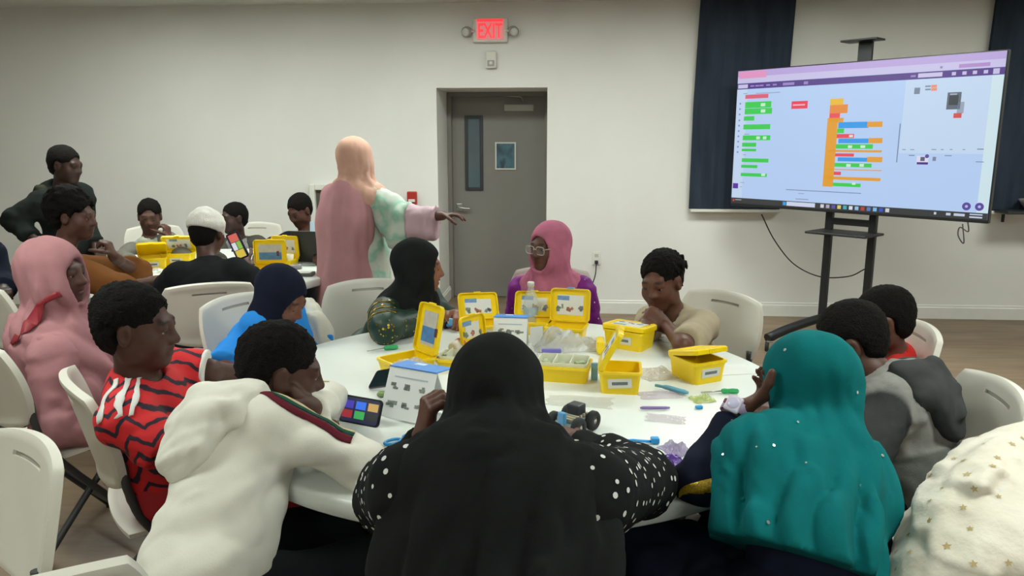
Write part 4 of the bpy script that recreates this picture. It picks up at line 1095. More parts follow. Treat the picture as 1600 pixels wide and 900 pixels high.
# folded instruction booklets standing like tents
def tent(label, x, y, yaw, w, h, blue=True):
    t = thing('booklet', label, 'booklet', (x, y, TZ), math.radians(yaw), 'folded instruction booklets')
    hw = h * 0.42
    fr = link('front_page', box_me('front_page', (w, 0.0022, h)), M_PAPER, t, (0, -hw / 2, h / 2), (math.radians(-24), 0, 0))
    link('back_page', box_me('back_page', (w, 0.0022, h)), M_PAPER, t, (0, hw / 2, h / 2), (math.radians(24), 0, 0))
    link('spine_fold', box_me('spine_fold', (w, 0.006, 0.004)), M_PAPER, t, (0, 0, h * 0.955))
    for c in range(3):
        for r in range(2):
            bm = bmesh.new(); rng = random.Random(c * 7 + r + int(x * 50))
            for q in range(4): add_box(bm, (rng.uniform(-0.012, 0.012), 0, rng.uniform(-0.008, 0.008)), (rng.uniform(0.008, 0.02), 0.001, rng.uniform(0.005, 0.012)), None)
            link('printed_model', bm_me('printed_model', bm), mat('print_grey_green', '7f857d', 0.6, 0.4, 150), fr, ((c - 1) * w * 0.30, -0.0016, (0.5 - r) * h * 0.36 - 0.005))
    link('text_line', box_me('text_line', (w * 0.7, 0.001, 0.004)), mat('print_pale', 'a9b2bd', 0.6), fr, (0, -0.0016, h * 0.33))
    if blue:
        bp = link('blue_cover', box_me('blue_cover', (w * 1.0, h * 0.62, 0.003), 0.0), mat('cover_blue', '3f86d6', 0.45, 0.1, 40), t, (0, h * 0.31 - 0.004, h * 0.957), (math.radians(-6), 0, 0))
        link('cover_picture', box_me('cover_picture', (w * 0.22, 0.025, 0.001)), mat('cover_white', 'b9d0e8', 0.5, 0.2, 80), bp, (-w * 0.1, 0.02, 0.002))
    return t
b = (-0.434, 2.074, 0.740); tent('white instruction booklet with blue cover folded like a tent, beside the lit phone', b[0], b[1], -24, 0.165, 0.145)
b = (-0.205, 2.758, 0.740); tent('white instruction booklet with blue cover standing behind the black headscarf', b[0], b[1] + 0.03, -4, 0.13, 0.135)
bk = tag(link('booklet_scrap', box_me('booklet_scrap', (0.05, 0.03, 0.012), 0.004), mat('scrap_print', '8fa86a', 0.5, 0.5, 90), loc=(-0.560, 2.236, 0.750)), 'small blue and yellow printed card against the tent booklet', 'card')

# phones
M_PHONE = mat('phone_black', '17181b', 0.25, 0.05)
def phone(name, label, loc, rot, tiles=None, size=(0.150, 0.072)):
    t = thing(name, label, 'phone', loc); t.rotation_euler = rot
    w, h = size
    bm = bmesh.new(); loft(bm, [rrect(bm, w - 0.004, h - 0.004, 0.010, -0.004), rrect(bm, w, h, 0.012, -0.002), rrect(bm, w, h, 0.012, 0.002), rrect(bm, w - 0.004, h - 0.004, 0.010, 0.004)])
    link('case', bm_me('case', bm), M_PHONE, t)
    bm = bmesh.new(); bm.faces.new(rrect(bm, w - 0.012, h - 0.010, 0.008, 0.0042))
    sc = link('screen', bm_me('screen', bm), emit('phone_dim_glow', '2a2f5a', 0.5) if tiles else mat('phone_glass', '1d2a2e', 0.08, 0.1), t)
    for (x, y, a, b_, c, st) in (tiles or []):
        link('app_tile', box_me('app_tile', (a, b_, 0.0004)), emit('tile_' + c, c, st), sc, (x, y, 0.0046))
    return t
def rotm(R): return Matrix(((*R[0],), (*R[1],), (*R[2],))).to_euler()
six = [(-0.042, 0.014, 0.034, 0.022, '4a3fb0', 0.9), (0.0, 0.014, 0.034, 0.022, '2f6fe8', 1.0), (0.042, 0.014, 0.034, 0.022, 'd0a860', 0.9), (-0.042, -0.013, 0.034, 0.022, 'a83038', 0.8), (0.0, -0.013, 0.034, 0.022, '3fae5a', 0.9), (0.042, -0.013, 0.034, 0.022, '28302c', 0.7)]
p1 = (-0.576, 2.011, 0.775)
Rm = np.stack([unit(A(0.93, -0.36, 0)), unit(A(0.14, 0.36, 0.92)), np.cross(unit(A(0.93, -0.36, 0)), unit(A(0.14, 0.36, 0.92)))], 1)
u_, _, v_ = np.linalg.svd(Rm); Rm = u_ @ v_
ph = phone('smartphone', 'black smartphone with six coloured tiles on screen, propped before the boy in white hoodie', p1, rotm(Rm), six, (0.138, 0.078))
six.append(None); six.pop()
p2 = (-0.575, 2.283, 0.770)
ax = unit(A(0.72, -0.60, 0.35)); ay = unit(A(0.35, 0.62, 0.70)); Rm = np.stack([ax, ay, np.cross(ax, ay)], 1); u_, _, v_ = np.linalg.svd(Rm); Rm = u_ @ v_
phone('smartphone', 'dark smartphone with blank screen leaning on the open kit box', (p2[0], p2[1], 0.785), rotm(Rm), None, (0.135, 0.07))

# water bottles
def bottle(label, loc):
    t = thing('water_bottle', label, 'bottle', loc, 0, 'clear water bottles')
    link('bottle', lathe_me('bottle', [(0, 0.0), (0.026, 0.0), (0.031, 0.006), (0.031, 0.05), (0.0295, 0.055), (0.031, 0.06), (0.0295, 0.075), (0.031, 0.09), (0.031, 0.115), (0.026, 0.145), (0.014, 0.172), (0.0125, 0.176), (0.0125, 0.19)], 28), glass('clear_bottle', 'cdd6d6', 0.05, 0.35), t)
    link('water', lathe_me('water', [(0, 0.002), (0.028, 0.004), (0.0285, 0.08), (0, 0.08)], 24), glass('water', 'b9c9cc', 0.02, 0.25), t)
    link('label_wrap', lathe_me('label_wrap', [(0.0316, 0.06), (0.0316, 0.10)], 28), mat('bottle_label', '9fb9cf', 0.5, 0.2, 60), t)
    link('cap', lathe_me('cap', [(0.0, 0.205), (0.0135, 0.205), (0.0148, 0.202), (0.0148, 0.186), (0.0, 0.186)], 24), mat('bottle_cap', 'd8d8d4', 0.4), t)
bottle('clear water bottle with white cap beside the green dress', (-0.629, 3.130, 0.740))
bottle('clear water bottle mostly hidden behind a kit lid near the purple dress', (-0.145, 3.142, 0.740))

# screwdrivers
def screwdriver(label, loc, yaw, col='1f9e58', L=0.055, group='green screwdrivers'):
    t = thing('screwdriver', label, 'screwdriver', (loc[0], loc[1], TZ + 0.010), math.radians(yaw), group)
    link('handle', lathe_me('handle', [(0, 0), (0.007, 0.001), (0.009, 0.008), (0.0075, 0.02), (0.009, 0.035), (0.008, L - 0.004), (0.004, L), (0, L)], 8, False), mat('driver_green_' + col, col, 0.3), t, (0, 0, 0), (0, math.pi / 2, 0))
    link('shaft', tube_me('shaft', [(0, 0, 0), (-0.065, 0, -0.005)], 0.0022, 8), M_STEEL, t)
screwdriver('green screwdriver lying on the left of the table', (-0.691, 2.760, 0.750), 25)
screwdriver('bright green screwdriver lying by the ajar kit box on the right', (0.500, 2.337, 0.750), 2)

# jar with orange lid lying down, tape-like
jr = thing('round_jar', 'small white jar with an orange lid lying behind the open kit box', 'jar', (-0.407, 2.655, 0.775), math.radians(-40))
link('body', lathe_me('body', [(0, 0), (0.026, 0), (0.029, 0.004), (0.029, 0.036), (0, 0.036)], 28), mat('jar_white', 'd5d0c8', 0.4), jr, None, (math.radians(-75), 0, 0))
link('lid', lathe_me('lid', [(0.020, 0.036), (0.031, 0.036), (0.031, 0.048), (0.028, 0.051), (0.016, 0.051), (0.016, 0.044)], 28), mat('jar_orange', 'd0542c', 0.4), jr, None, (math.radians(-75), 0, 0))

# small wheeled robots
def robot(label, loc, yaw, body, wheel_r=0.022, s=1.0):
    t = thing('robot_car', label, 'robot', (loc[0], loc[1], TZ), math.radians(yaw), 'small wheeled robots'); t.scale = (s, s, s)
    link('chassis', box_me('chassis', (0.085, 0.05, 0.012), 0.003), mat('robot_chassis_' + body, body, 0.4), t, (0, 0, wheel_r + 0.002))
    bm = bmesh.new()
    for i in range(6): add_box(bm, (-0.034 + 0.013 * i, 0, wheel_r + 0.013), (0.008, 0.042, 0.009), None, 0.001)
    link('brick_studs', bm_me('brick_studs', bm), mat('robot_beige', 'b5ad96', 0.4), t)
    link('motor', box_me('motor', (0.035, 0.036, 0.026), 0.004), mat('robot_dark', '2d3136', 0.4), t, (0.012, 0, wheel_r + 0.028))
    link('sensor', box_me('sensor', (0.012, 0.02, 0.03), 0.003), mat('robot_blue', '5f9fcf', 0.4), t, (-0.046, 0, wheel_r + 0.02))
    for sx in (-0.03, 0.032):
        for sy in (-1, 1):
            w = link('wheel', lathe_me('wheel', [(0.008, -0.009), (wheel_r - 0.003, -0.009), (wheel_r, -0.005), (wheel_r, 0.005), (wheel_r - 0.003, 0.009), (0.008, 0.009), (0.008, -0.009)], 24), M_DARK, t, (sx, sy * 0.036, wheel_r), (math.pi / 2, 0, 0))
            link('hub', lathe_me('hub', [(0, -0.007), (0.009, -0.007), (0.010, 0), (0.009, 0.007), (0, 0.007)], 16), mat('wheel_hub', 'b8b09e', 0.4), w)
    return t
robot('toy robot car with black wheels under the hand of the polka-dot girl', (0.027, 1.997, 0.740), 55, '9fb3b8', 0.024, 1.15)
robot('small blue toy robot held by the girl in green', (-0.469, 3.141, 0.740), 75, '3f7fb8', 0.016, 1.0)

# scissors: two blue loops and short blades
sc_ = thing('safety_scissors', 'light blue plastic scissors lying in front of the lit phone', 'scissors', (-0.423, 1.881, 0.744), math.radians(18))
M_SC = mat('light_blue_plastic', '2f9fe0', 0.35, 0.05)
def loop_pts(cx, cy, rx, ry, a): 
    return [(cx + rx * math.cos(t) * math.cos(a) - ry * math.sin(t) * math.sin(a), cy + rx * math.cos(t) * math.sin(a) + ry * math.sin(t) * math.cos(a), 0.002) for t in np.linspace(0, 2 * math.pi, 24)]
link('finger_loop', tube_me('finger_loop', loop_pts(0.022, 0.022, 0.024, 0.015, 0.25), 0.0042, 8), M_SC, sc_)
link('finger_loop', tube_me('finger_loop', loop_pts(-0.032, -0.006, 0.024, 0.014, 0.5), 0.0042, 8), M_SC, sc_)
link('pivot', lathe_me('pivot', [(0, -0.002), (0.008, -0.002), (0.008, 0.006), (0, 0.007)], 16), M_SC, sc_, (0.0, 0.002, 0))
link('blade', tube_me('blade', spline([(0, 0.0, 0.002), (0.03, -0.014, 0.002), (0.052, -0.008, 0.002), (0.060, 0.003, 0.002)], 4), [0.005] * 12 + [0.003], 8), M_SC, sc_)
# other loose pieces
tb = thing('brush_tool', 'blue brush-like tool lying in front of the robot car', 'tool', (0.204, 1.913, 0.746), math.radians(4))
link('handle', tube_me('handle', [(-0.05, 0, 0), (-0.02, 0.002, 0.003), (0.03, 0, 0)], 0.004, 8), M_SC, tb); link('head', box_me('head', (0.022, 0.02, 0.016), 0.003), M_SC, tb, (0.04, 0, 0.004))
sp = tag(link('blue_pry_tool', tube_me('blue_pry_tool', spline([(0.297, 2.374, 0.752), (0.336, 2.345, 0.754), (0.367, 2.322, 0.752), (0.393, 2.311, 0.750)], 4), [0.005] * 3 + [0.008] * 8 + [0.006, 0.004], 10), mat('pry_blue', '5f9fb8', 0.35)), 'light blue pry tool lying in front of the ajar kit box', 'tool')
tag(link('purple_pen', tube_me('purple_pen', [(0.229, 2.175, 0.746), (0.236, 2.173, 0.747), (0.305, 2.178, 0.747), (0.317, 2.182, 0.746)], [0.002, 0.0045, 0.0045, 0.003], 10), mat('pen_purple', '8d78b8', 0.35)), 'thin purple pen lying among the plastic bags', 'pen')
tag(link('blue_clip', box_me('blue_clip', (0.022, 0.014, 0.010), 0.003, rot=0.3), M_SC, loc=(0.406, 2.194, 0.746)), 'small bright blue clip lying beside the smartwatch wrist', 'clip')
tag(link('blue_card', box_me('blue_card', (0.022, 0.012, 0.06), 0.002), mat('pale_blue_card', '7fb2dc', 0.5, 0.08), loc=(0.102, 2.449, 0.772)), 'pale blue card standing between the tray box and the empty box', 'card')
tag(link('purple_case', box_me('purple_case', (0.075, 0.016, 0.016), 0.004, rot=0.05), mat('violet_case', '6f66b8', 0.4), loc=(-0.048, 2.763, 0.752)), 'slim violet case lying on the clear bags', 'case')
tag(link('paper_sheet', box_me('paper_sheet', (0.16, 0.10, 0.0012), rot=-0.35), P_WHITE, loc=(0.453, 2.989, 0.741)), 'printed white sheet behind the ajar kit box', 'paper')
tag(link('paper_sheet', box_me('paper_sheet', (0.15, 0.11, 0.0012), rot=0.2), M_PAPER, loc=(0.580, 2.598, 0.741)), 'blank white sheet on the right edge of the table', 'paper')
tag(link('white_stand_card', box_me('white_stand_card', (0.055, 0.004, 0.075), 0.001, rot=0.5), M_PAPER, loc=(-0.110, 2.864, 0.782)), 'narrow white card standing at the table centre', 'card')

def bag(label, loc, w, d, h, col, alpha=0.35, yaw=0, seed=1):
    """crumpled thin plastic bag"""
    rng = np.random.RandomState(seed); n = 18; V = []; Q = []
    ax_ = rng.uniform(0, 6, 6)
    for s_ in (1, 0):
        for i in range(n + 1):
            for j in range(n + 1):
                u = -1 + 2 * i / n; v = -1 + 2 * j / n; e = max(0, 1 - max(abs(u), abs(v)) ** 3)
                hh = h * e * (0.55 + 0.3 * math.sin(u * 4 + ax_[0] + v * 2) + 0.25 * math.sin(v * 5 + ax_[1] - u * 3) + 0.15 * rng.uniform(-1, 1))
                ww = 1 + 0.06 * math.sin(v * 6 + ax_[2])
                V.append((u * w / 2 * ww, v * d / 2 * (1 + 0.06 * math.sin(u * 5 + ax_[3])), 0.0015 + (max(hh, 0.001) if s_ else 0)))
    N1 = (n + 1) ** 2
    for i in range(n):
        for j in range(n):
            a = i * (n + 1) + j; q = (a, a + n + 1, a + n + 2, a + 1); Q.append(q); Q.append(tuple(N1 + k for k in q[::-1]))
    rim = [i * (n + 1) for i in range(n + 1)] + [n * (n + 1) + j for j in range(1, n + 1)] + [i * (n + 1) + n for i in range(n - 1, -1, -1)] + [j for j in range(n - 1, 0, -1)]
    for a, c in zip(rim, rim[1:] + rim[:1]): Q.append((a, N1 + a, N1 + c, c))
    o = link('plastic_bag', me_from('plastic_bag', V, Q), glass('bag_' + col, col, 0.12, alpha), None, (loc[0], loc[1], TZ), (0, 0, yaw))
    return tag(o, label, 'plastic bag', 'clear plastic bags')
bag('large crumpled clear plastic bag heaped at the table centre', (0.008, 2.865, 0.740), 0.25, 0.16, 0.075, 'd8d8d4', 0.5, 0.1, 1)
bag('flat clear plastic bag beside the empty kit box', (0.317, 2.531, 0.740), 0.13, 0.14, 0.02, 'd9cfc0', 0.4, 0.4, 2)
bag('flat clear plastic bag in front of the pale tray box', (0.048, 2.230, 0.740), 0.2, 0.10, 0.006, 'd8d4c6', 0.22, -0.1, 3)
bag('small pinkish clear bag behind the purple pen', (0.302, 2.308, 0.740), 0.13, 0.07, 0.012, 'd8c6d4', 0.3, 0.2, 4)
bag('narrow clear zip bag in front of the purple pen', (0.295, 2.100, 0.740), 0.11, 0.06, 0.008, 'dcccd8', 0.25, -0.2, 5)
bag('small lime tinted clear bag beside the blue clip', (0.430, 2.275, 0.740), 0.07, 0.06, 0.018, 'c2d07a', 0.55, 0.3, 6)
bag('small lilac zip bag lying by the navy sleeve', (0.291, 1.869, 0.740), 0.06, 0.08, 0.025, 'b9a8cc', 0.6, 0.5, 7)
bag('shiny purple bag poking out beside the polka-dot sleeve', (0.257, 1.799, 0.740), 0.09, 0.06, 0.02, '6a3fa8', 0.95, -0.6, 8)
bag('crumpled clear bag inside the open kit box by the dark phone', (0, 0, 0), 0.14, 0.09, 0.03, 'd6d2ca', 0.6, 0.45, 9).location = A((-0.537, 2.478, 0.765))
bag('clear plastic bag between the tray box and the tent booklet', (-0.146, 2.694, 0.740), 0.10, 0.10, 0.05, 'd4d4d4', 0.45, 0.2, 10)

# ------------------------------------------------------------------ far table things
FG = 'yellow kit boxes on the far table'
b = (-2.591, 4.525, 0.740); kit('open yellow kit box with printed flap lid at the far table left', b[0], b[1], 28, lid=38, sheet='out', group=FG, h=0.075, w=0.16, d=0.14)
b = (-2.492, 4.657, 0.740); kit('long yellow kit box with raised lid beside the white cap', b[0], b[1], 10, lid=62, group=FG, h=0.085, w=0.19, d=0.11)
b = (-2.589, 4.293, 0.740); kit('small yellow kit box with lid ajar in front of the raglan boy', b[0], b[1], -8, lid=15, sheet=None, group=FG, h=0.065, w=0.15, d=0.10)
b = (-1.818, 4.581, 0.740); kit('open yellow kit box with upright picture lid in front of the laptop', b[0], b[1] + 0.1, -8, lid=84, group=FG, h=0.05, w=0.175, d=0.13, lab=False)
b = (-1.759, 4.309, 0.740); kit('open yellow kit box with upright landscape lid behind the navy headscarf', b[0], b[1], 8, lid=88, group=FG, h=0.06, w=0.18, d=0.14, lab=False, pic='sea')
bag('white crumpled wrapper on the far table by the kit boxes', (-2.507, 4.412, 0.740), 0.16, 0.09, 0.02, 'd8d8d0', 0.8, 0.1, 11)
lp = thing('laptop', 'black laptop open on the far table, seen from behind', 'laptop', (-1.600, 4.773, 0.740), math.radians(172))
link('keyboard_base', box_me('keyboard_base', (0.32, 0.22, 0.018), 0.004), mat('laptop_silver', '8f9194', 0.4), lp, (0, -0.10, 0.009))
lsn = link('screen_lid', box_me('screen_lid', (0.32, 0.010, 0.215), 0.004), mat('laptop_black', '16181c', 0.4, 0.05), lp, (0, 0.045, 0.12), (math.radians(-14), 0, 0))
tag(link('tablet_computer', box_me('tablet_computer', (0.24, 0.010, 0.17), 0.004), mat('tablet_pale', 'a9bacb', 0.35, 0.05), loc=A((-1.683, 4.986, 0.740)) + A(0, 0.22, 0.15), rot=(math.radians(-12), 0, 0.1)), 'pale blue tablet standing behind the black laptop', 'tablet')
tag(link('notebook', box_me('notebook', (0.14, 0.09, 0.018), 0.003, rot=0.1), mat('notebook_dark', '4c4a48', 0.5), loc=(-1.572, 4.353, 0.750)), 'dark notebook with a white page lying near the laptop', 'notebook')
tag(link('paper_sheet', box_me('paper_sheet', (0.12, 0.08, 0.003), rot=0.1), M_PAPER, loc=(-1.573, 4.345, 0.763)), 'small white paper on the dark notebook', 'paper')
tag(link('tape_roll', lathe_me('tape_roll', [(0.018, 0), (0.034, 0), (0.034, 0.025), (0.018, 0.025), (0.018, 0)], 24), mat('roll_grey', '8b8990', 0.5), loc=(-1.689, 4.578, 0.742)), 'grey roll standing left of the laptop', 'roll')
tag(link('paper_cup', lathe_me('paper_cup', [(0, 0), (0.024, 0), (0.032, 0.08), (0.030, 0.08), (0.022, 0.003), (0, 0.003)], 24), mat('cup_cream', 'c9c3ae', 0.6), loc=(-1.764, 4.659, 0.740)), 'cream paper cup beside the grey roll', 'cup')
tag(link('blue_kit_piece', box_me('blue_kit_piece', (0.03, 0.03, 0.06), 0.005), mat('piece_blue', '44708a', 0.4), loc=(-1.466, 4.427, 0.770)), 'dark blue plastic piece standing in front of the laptop', 'plastic piece')

# ------------------------------------------------------------------ chairs in place
chair('empty white folding chair at the bottom left corner', -1.34, 1.31, 236)
chair('white folding chair under the woman in the pink headscarf', -1.87, 2.56, 58)
chair('white folding chair under the boy in the red jersey', -1.20, 2.13, 40)
chair('white folding chair under the boy in the white hoodie', -1.00, 1.19, 122)
chair('white folding chair under the child in blue', -1.20, 3.02, -22)
chair('white folding chair under the person in the white cap', -1.80, 3.62, 118)
chair('white folding chair under the girl in green', -0.86, 3.30, -68)
chair('white folding chair under the woman in purple', -0.08, 3.72, -92)
chair('white folding chair under the child in cream', 0.52, 3.18, -140)
chair('white folding chair under the boy in the grey hoodie', 0.96, 2.12, 174)
chair('white folding chair under the boy half hidden at the right', 1.05, 2.80, 179)
chair('white folding chair under the girl in teal', 0.42, 1.31, 98)
chair('white folding chair under the girl in the black headscarf', -0.12, 1.08, 92)
chair('white folding chair with a cream coat over it at bottom right', 0.86, 1.76, 127)
chair('white folding chair under the man in brown', -2.62, 3.52, 60)
chair('white folding chair under the boy in the raglan shirt', -3.12, 5.58, -50)
chair('white folding chair under the boy in the light grey jersey', -2.52, 5.80, -85)
chair('white folding chair under the boy in navy', -1.98, 5.80, -98)
chair('empty white folding chair on the right of the far table', -1.28, 4.86, 190)

# ------------------------------------------------------------------ the people
C_BLACK = fabric('black_crepe', '1b1c1d', 0.2)
C_NAVY = fabric('navy_cloth', '171b2b', 0.2)
C_DARKP = fabric('dark_trouser_cloth', '1e2024', 0.2)

# --- girl in black headscarf, nearest, seen from behind
p = Person('person in black headscarf and polka-dot sleeves, seen from behind in front', (-0.11, 1.06, 0.56), (-0.109, 1.242, 0.975), (-0.127, 1.347, 1.049), 90, -28, 0, byaw=92, scale=0.98, hs=0.95,
    skin='5a382c', arms={'L': ((-0.362, 1.469, 0.790), (-0.277, 1.428, 0.940), dict(d=(0.10, 0.0, 1.0), n=(0.9, 0.5, 0), curl=0.8, thumb=0.9)), 'R': ((0.171, 1.578, 0.790), (0.041, 1.806, 0.785), dict(d=(-0.75, 0.55, 0.05), n=(0.1, 0.1, -1), curl=0.55))}, fine=0.005)
p.body(eyes=False)
so = p.shirt(C_BLACK, (1.55, 1.55), t=0.022, tarm=0.034, hem=0.12, amp=0.006, seed=11, cell=0.009, name='dress')
p.skirt(C_BLACK)
def polka(P, g):
    d = np.minimum(np.linalg.norm(np.cross(P - p.sh['R'], unit(p.arm['R'][0] - p.sh['R'])), axis=1), np.linalg.norm(np.cross(P - p.sh['L'], unit(p.arm['L'][0] - p.sh['L'])), axis=1))
    lat = np.abs((P - p.nk) @ p.R)
    return (lat > 0.13) & ((P - p.nk) @ p.T > -0.40)
p.dots(so, 420, 0.0050, mat('white_dot_print', 'd8d8d4', 0.8), 'polka_dots', polka, seed=5, off=0.0018, mind=0.0175, jitter=0.25)
for sd in 'RL':   # plain black cuffs on the forearms
    F = Field(); el, wr, hd = p.arm[sd]; d = unit(wr - el)
    F.cap(el + (wr - el) * 0.45, wr + d * 0.02, 0.050, 0.033, clip=[(wr - d * 0.005, d)])
    link('cuff', F.mesh('cuff', p.base, 0.008, disp=lambda P: 0.004 * folds(P, d, 22, 4)), C_BLACK, p.root)
def cape(F):
    c = p.sc; L = np.linalg.norm(p.nk - p.pel)
    F.ell(p.nk - p.T * 0.14 - p.F * 0.03, A(0.175, 0.115, 0.19), p.BR, k=0.06)
    F.ell(p.nk - p.T * 0.30 - p.F * 0.035, A(0.18, 0.12, 0.20), p.BR, k=0.06)
    for g in (-1, 1): F.cap(p.nk - p.T * 0.04 + p.R * g * 0.05, p.nk - p.T * 0.16 + p.R * g * 0.12, 0.085, 0.085, k=0.06)
p.hijab(C_BLACK, drape=0.26, amp=0.008, seed=3, cell=0.008, extra=cape, t=0.018, neck_r=0.085, foldaxis=p.T + p.R * 0.5)

# --- girl in teal headscarf
p = Person('person in sparkling teal headscarf and navy sleeves leaning on one hand', (0.46, 1.36, 0.56), (0.545, 1.603, 0.857), (0.554, 1.689, 0.980), 132, -22, -6, byaw=112, scale=0.90, hs=0.97, skin='5a382c', chest=0.86,
    arms={'L': ((0.301, 1.598, 0.785), (0.397, 1.687, 0.920), dict(d=(0.75, 0.25, 0.35), n=(0.3, 0.4, 1), curl=0.5))}, fine=0.005)
p.body(eyes=False)
so = p.shirt(C_NAVY, (1.95, 1.9), t=0.006, tarm=0.012, hem=0.12, amp=0.006, seed=21, cell=0.009, name='dress')
p.skirt(C_NAVY)
el = p.arm['L'][0]; GOLD = mat('gold_embroidery', 'b89a2e', 0.35, 0.5, 260, 0.6, 300, metal=0.5)
p.ribbon(so, [el + A(0.06, -0.05, 0.035), el + A(0.02, -0.05, 0.02), el + A(-0.03, -0.04, 0.0), el + A(-0.045, -0.03, -0.02)], 0.024, GOLD, 'gold_trim', (0.1, -0.2, 1), off=0.002)
TEAL = fabric('teal_jersey', '0b686b', 0.12)
def cape(F):
    F.ell(p.nk - p.T * 0.12 - p.R * 0.02, A(0.130, 0.118, 0.13), p.BR, k=0.06)
    F.ell(p.nk - p.T * 0.22 - p.F * 0.01 - p.R * 0.035, A(0.160, 0.150, 0.16), p.BR, k=0.06)
    F.cap(p.nk - p.T * 0.06, p.sh['L'] * 0.9 + p.arm['L'][0] * 0.1, 0.08, 0.082, k=0.07)
    F.cap(p.nk - p.T * 0.06, p.sh['R'] * 0.95 + p.arm['R'][0] * 0.05, 0.075, 0.072, k=0.07)
hj = p.hijab(TEAL, drape=0.24, amp=0.012, seed=8, cell=0.008, extra=cape, t=0.018, neck_r=0.074, foldaxis=p.T - p.R * 0.25, hem=0.235, nfold=11)
p.dots(hj, 46, 0.0032, mat('sequin_silver', 'e8f0f0', 0.15, 0.02, metal=0.8), 'sequins', lambda P, g: P[:, 2] > 0.6, seed=4, off=0.003, mind=0.03)
# smartwatch on the wrist
el, wr, hd = p.arm['L']; d = unit(wr - el)
w = thing('smartwatch', 'lilac smartwatch worn over the navy cuff', 'watch', tuple(wr)); M3 = np.stack([np.cross(d, A(-0.3, -0.8, 0.5)), d, A(0, 0, 1)], 1)
zn = unit(A(-0.45, -0.75, 0.45) - d * (A(-0.45, -0.75, 0.45) @ d)); xn = np.cross(d, zn)
w.rotation_euler = rotm(np.stack([xn, d, zn], 1))
LIL = mat('lilac_strap', 'b9a3c6', 0.5)
link('strap', lathe_me('strap', [(0.032, -0.012), (0.035, -0.012), (0.035, 0.012), (0.032, 0.012), (0.032, -0.012)], 32), LIL, w, None, (math.pi / 2, 0, 0))
link('case', box_me('case', (0.036, 0.040, 0.012), 0.005), mat('watch_white', 'd8cfe0', 0.3), w, (0, 0, 0.037))
link('display', lathe_me('display', [(0.014, 0), (0.012, 0.002), (0, 0.0025)], 20), mat('watch_glass', 'c8c4e0', 0.1), w, (0, 0, 0.043))
link('side_button', box_me('side_button', (0.008, 0.012, 0.008), 0.003), mat('watch_button', '7d3f52', 0.4), w, (-0.02, 0, 0.037))

# --- boy in white hoodie
CREAM = fabric('cream_fleece', 'd9d6cb', 0.05, bump=0.3)
p = Person('person in white hooded sweatshirt with striped sleeves, chin on his hands', (-0.80, 1.48, 0.56), (-0.776, 1.733, 0.855), (-0.724, 1.827, 0.950), 22, -14, 0, byaw=38, scale=0.93, hs=0.97, skin='4b2f25',
    arms={'R': ((-0.479, 1.634, 0.790), (-0.621, 1.773, 0.800), dict(d=(-0.35, 0.5, 0.45), n=(-0.4, 0.2, -0.6), curl=0.8)), 'L': ((-0.685, 2.051, 0.785), (-0.637, 1.785, 0.860), dict(d=(-0.5, 0.05, 0.6), n=(-0.5, -0.2, -0.4), curl=0.8))}, fine=0.005)
p.body()
p.hair(t=0.013, amp=0.003, freq=170, back=-0.05)
def hood(F):
    N = p.nk; c = p.sc
    pass
so = p.shirt(CREAM, (1.98, 1.98), t=0.026, tarm=0.016, hem=0.14, amp=0.010, seed=31, cell=0.009, name='hoodie', extra=hood, nr=0.062, freq=11)
p.pants(C_DARKP); p.shoes(mat('black_shoe', '1d1d1f', 0.5))
MAR = fabric('maroon_stripe', '5d1f2a', 0.1); GRN = fabric('green_stripe', '24493f', 0.1); TAN = fabric('tan_stripe', 'c3b48a', 0.1)
for sd in 'RL':
    sh, (el, wr, hd) = p.sh[sd], p.arm[sd]
    up = A(0, 0, 1); ax = unit(el - sh); sid = unit(np.cross(ax, up)) * (1 if sd == 'R' else -1)
    line = [p.nk * 0.35 + sh * 0.65 + up * 0.09, sh + up * 0.08 + ax * 0.03, sh * 0.5 + el * 0.5 + up * 0.07, el - ax * 0.01 + up * 0.06]
    for off, w_, m_, n_ in ((0.018, 0.022, MAR, 'maroon_stripe'), (-0.004, 0.014, GRN, 'green_stripe'), (-0.018, 0.012, TAN, 'tan_stripe')):
        p.ribbon(so, [q + sid * off for q in line], w_, m_, n_, sid, off=0.002, thick=0.002)

p.add_hood(CREAM)

# --- boy in red jersey
def jersey_mat():
    b = NB('red_zigzag_jersey'); v = b.coord((1, 1, 1), (0.5, 0.3, 0.2))
    sx = b.n('ShaderNodeSeparateXYZ'); b.l(v, sx.inputs[0])
    zz = b.math('PINGPONG', b.math('ADD', b.math('MULTIPLY', sx.outputs[0], 22.0), b.math('MULTIPLY', b.noise(v, 9, 2), 1.6)), 1.0)
    band = b.math('ADD', b.math('MULTIPLY', sx.outputs[2], 21.0), b.math('MULTIPLY', zz, 0.75))
    band = b.math('ADD', band, b.math('MULTIPLY', b.noise(v, 22, 3), 0.5))
    f = b.math('PINGPONG', band, 0.5)
    b.color(b.ramp(f, [(0.0, lin('1f1226')), (0.13, lin('2b1326')), (0.17, lin('c41a20')), (1.0, lin('d8252a'))]))
    b.set(Roughness=0.8); b.bump(b.noise(b.coord(), 400, 2), 0.3, 0.001); return b.m
JER = jersey_mat(); WH = mat('white_print', 'd6d4d0', 0.7, 0.03)
p = Person('person in red zigzag football jersey with white shoulder stripes', (-1.17, 2.05, 0.56), (-1.210, 1.970, 0.869), (-1.183, 1.961, 1.021), 8, -4, 0, byaw=12, scale=0.93, hs=0.98, skin='4b2f27',
    arms={'L': ((-1.091, 2.156, 0.836), (-1.034, 2.332, 0.774), dict(d=(1, 0.2, 0), n=(0, 0, -1), curl=0.5)), 'R': ((-1.054, 1.829, 0.716), (-1.017, 2.054, 0.651), dict(curl=0.5))}, fine=0.005)
p.body()
p.hair(t=0.014, amp=0.003, freq=170)
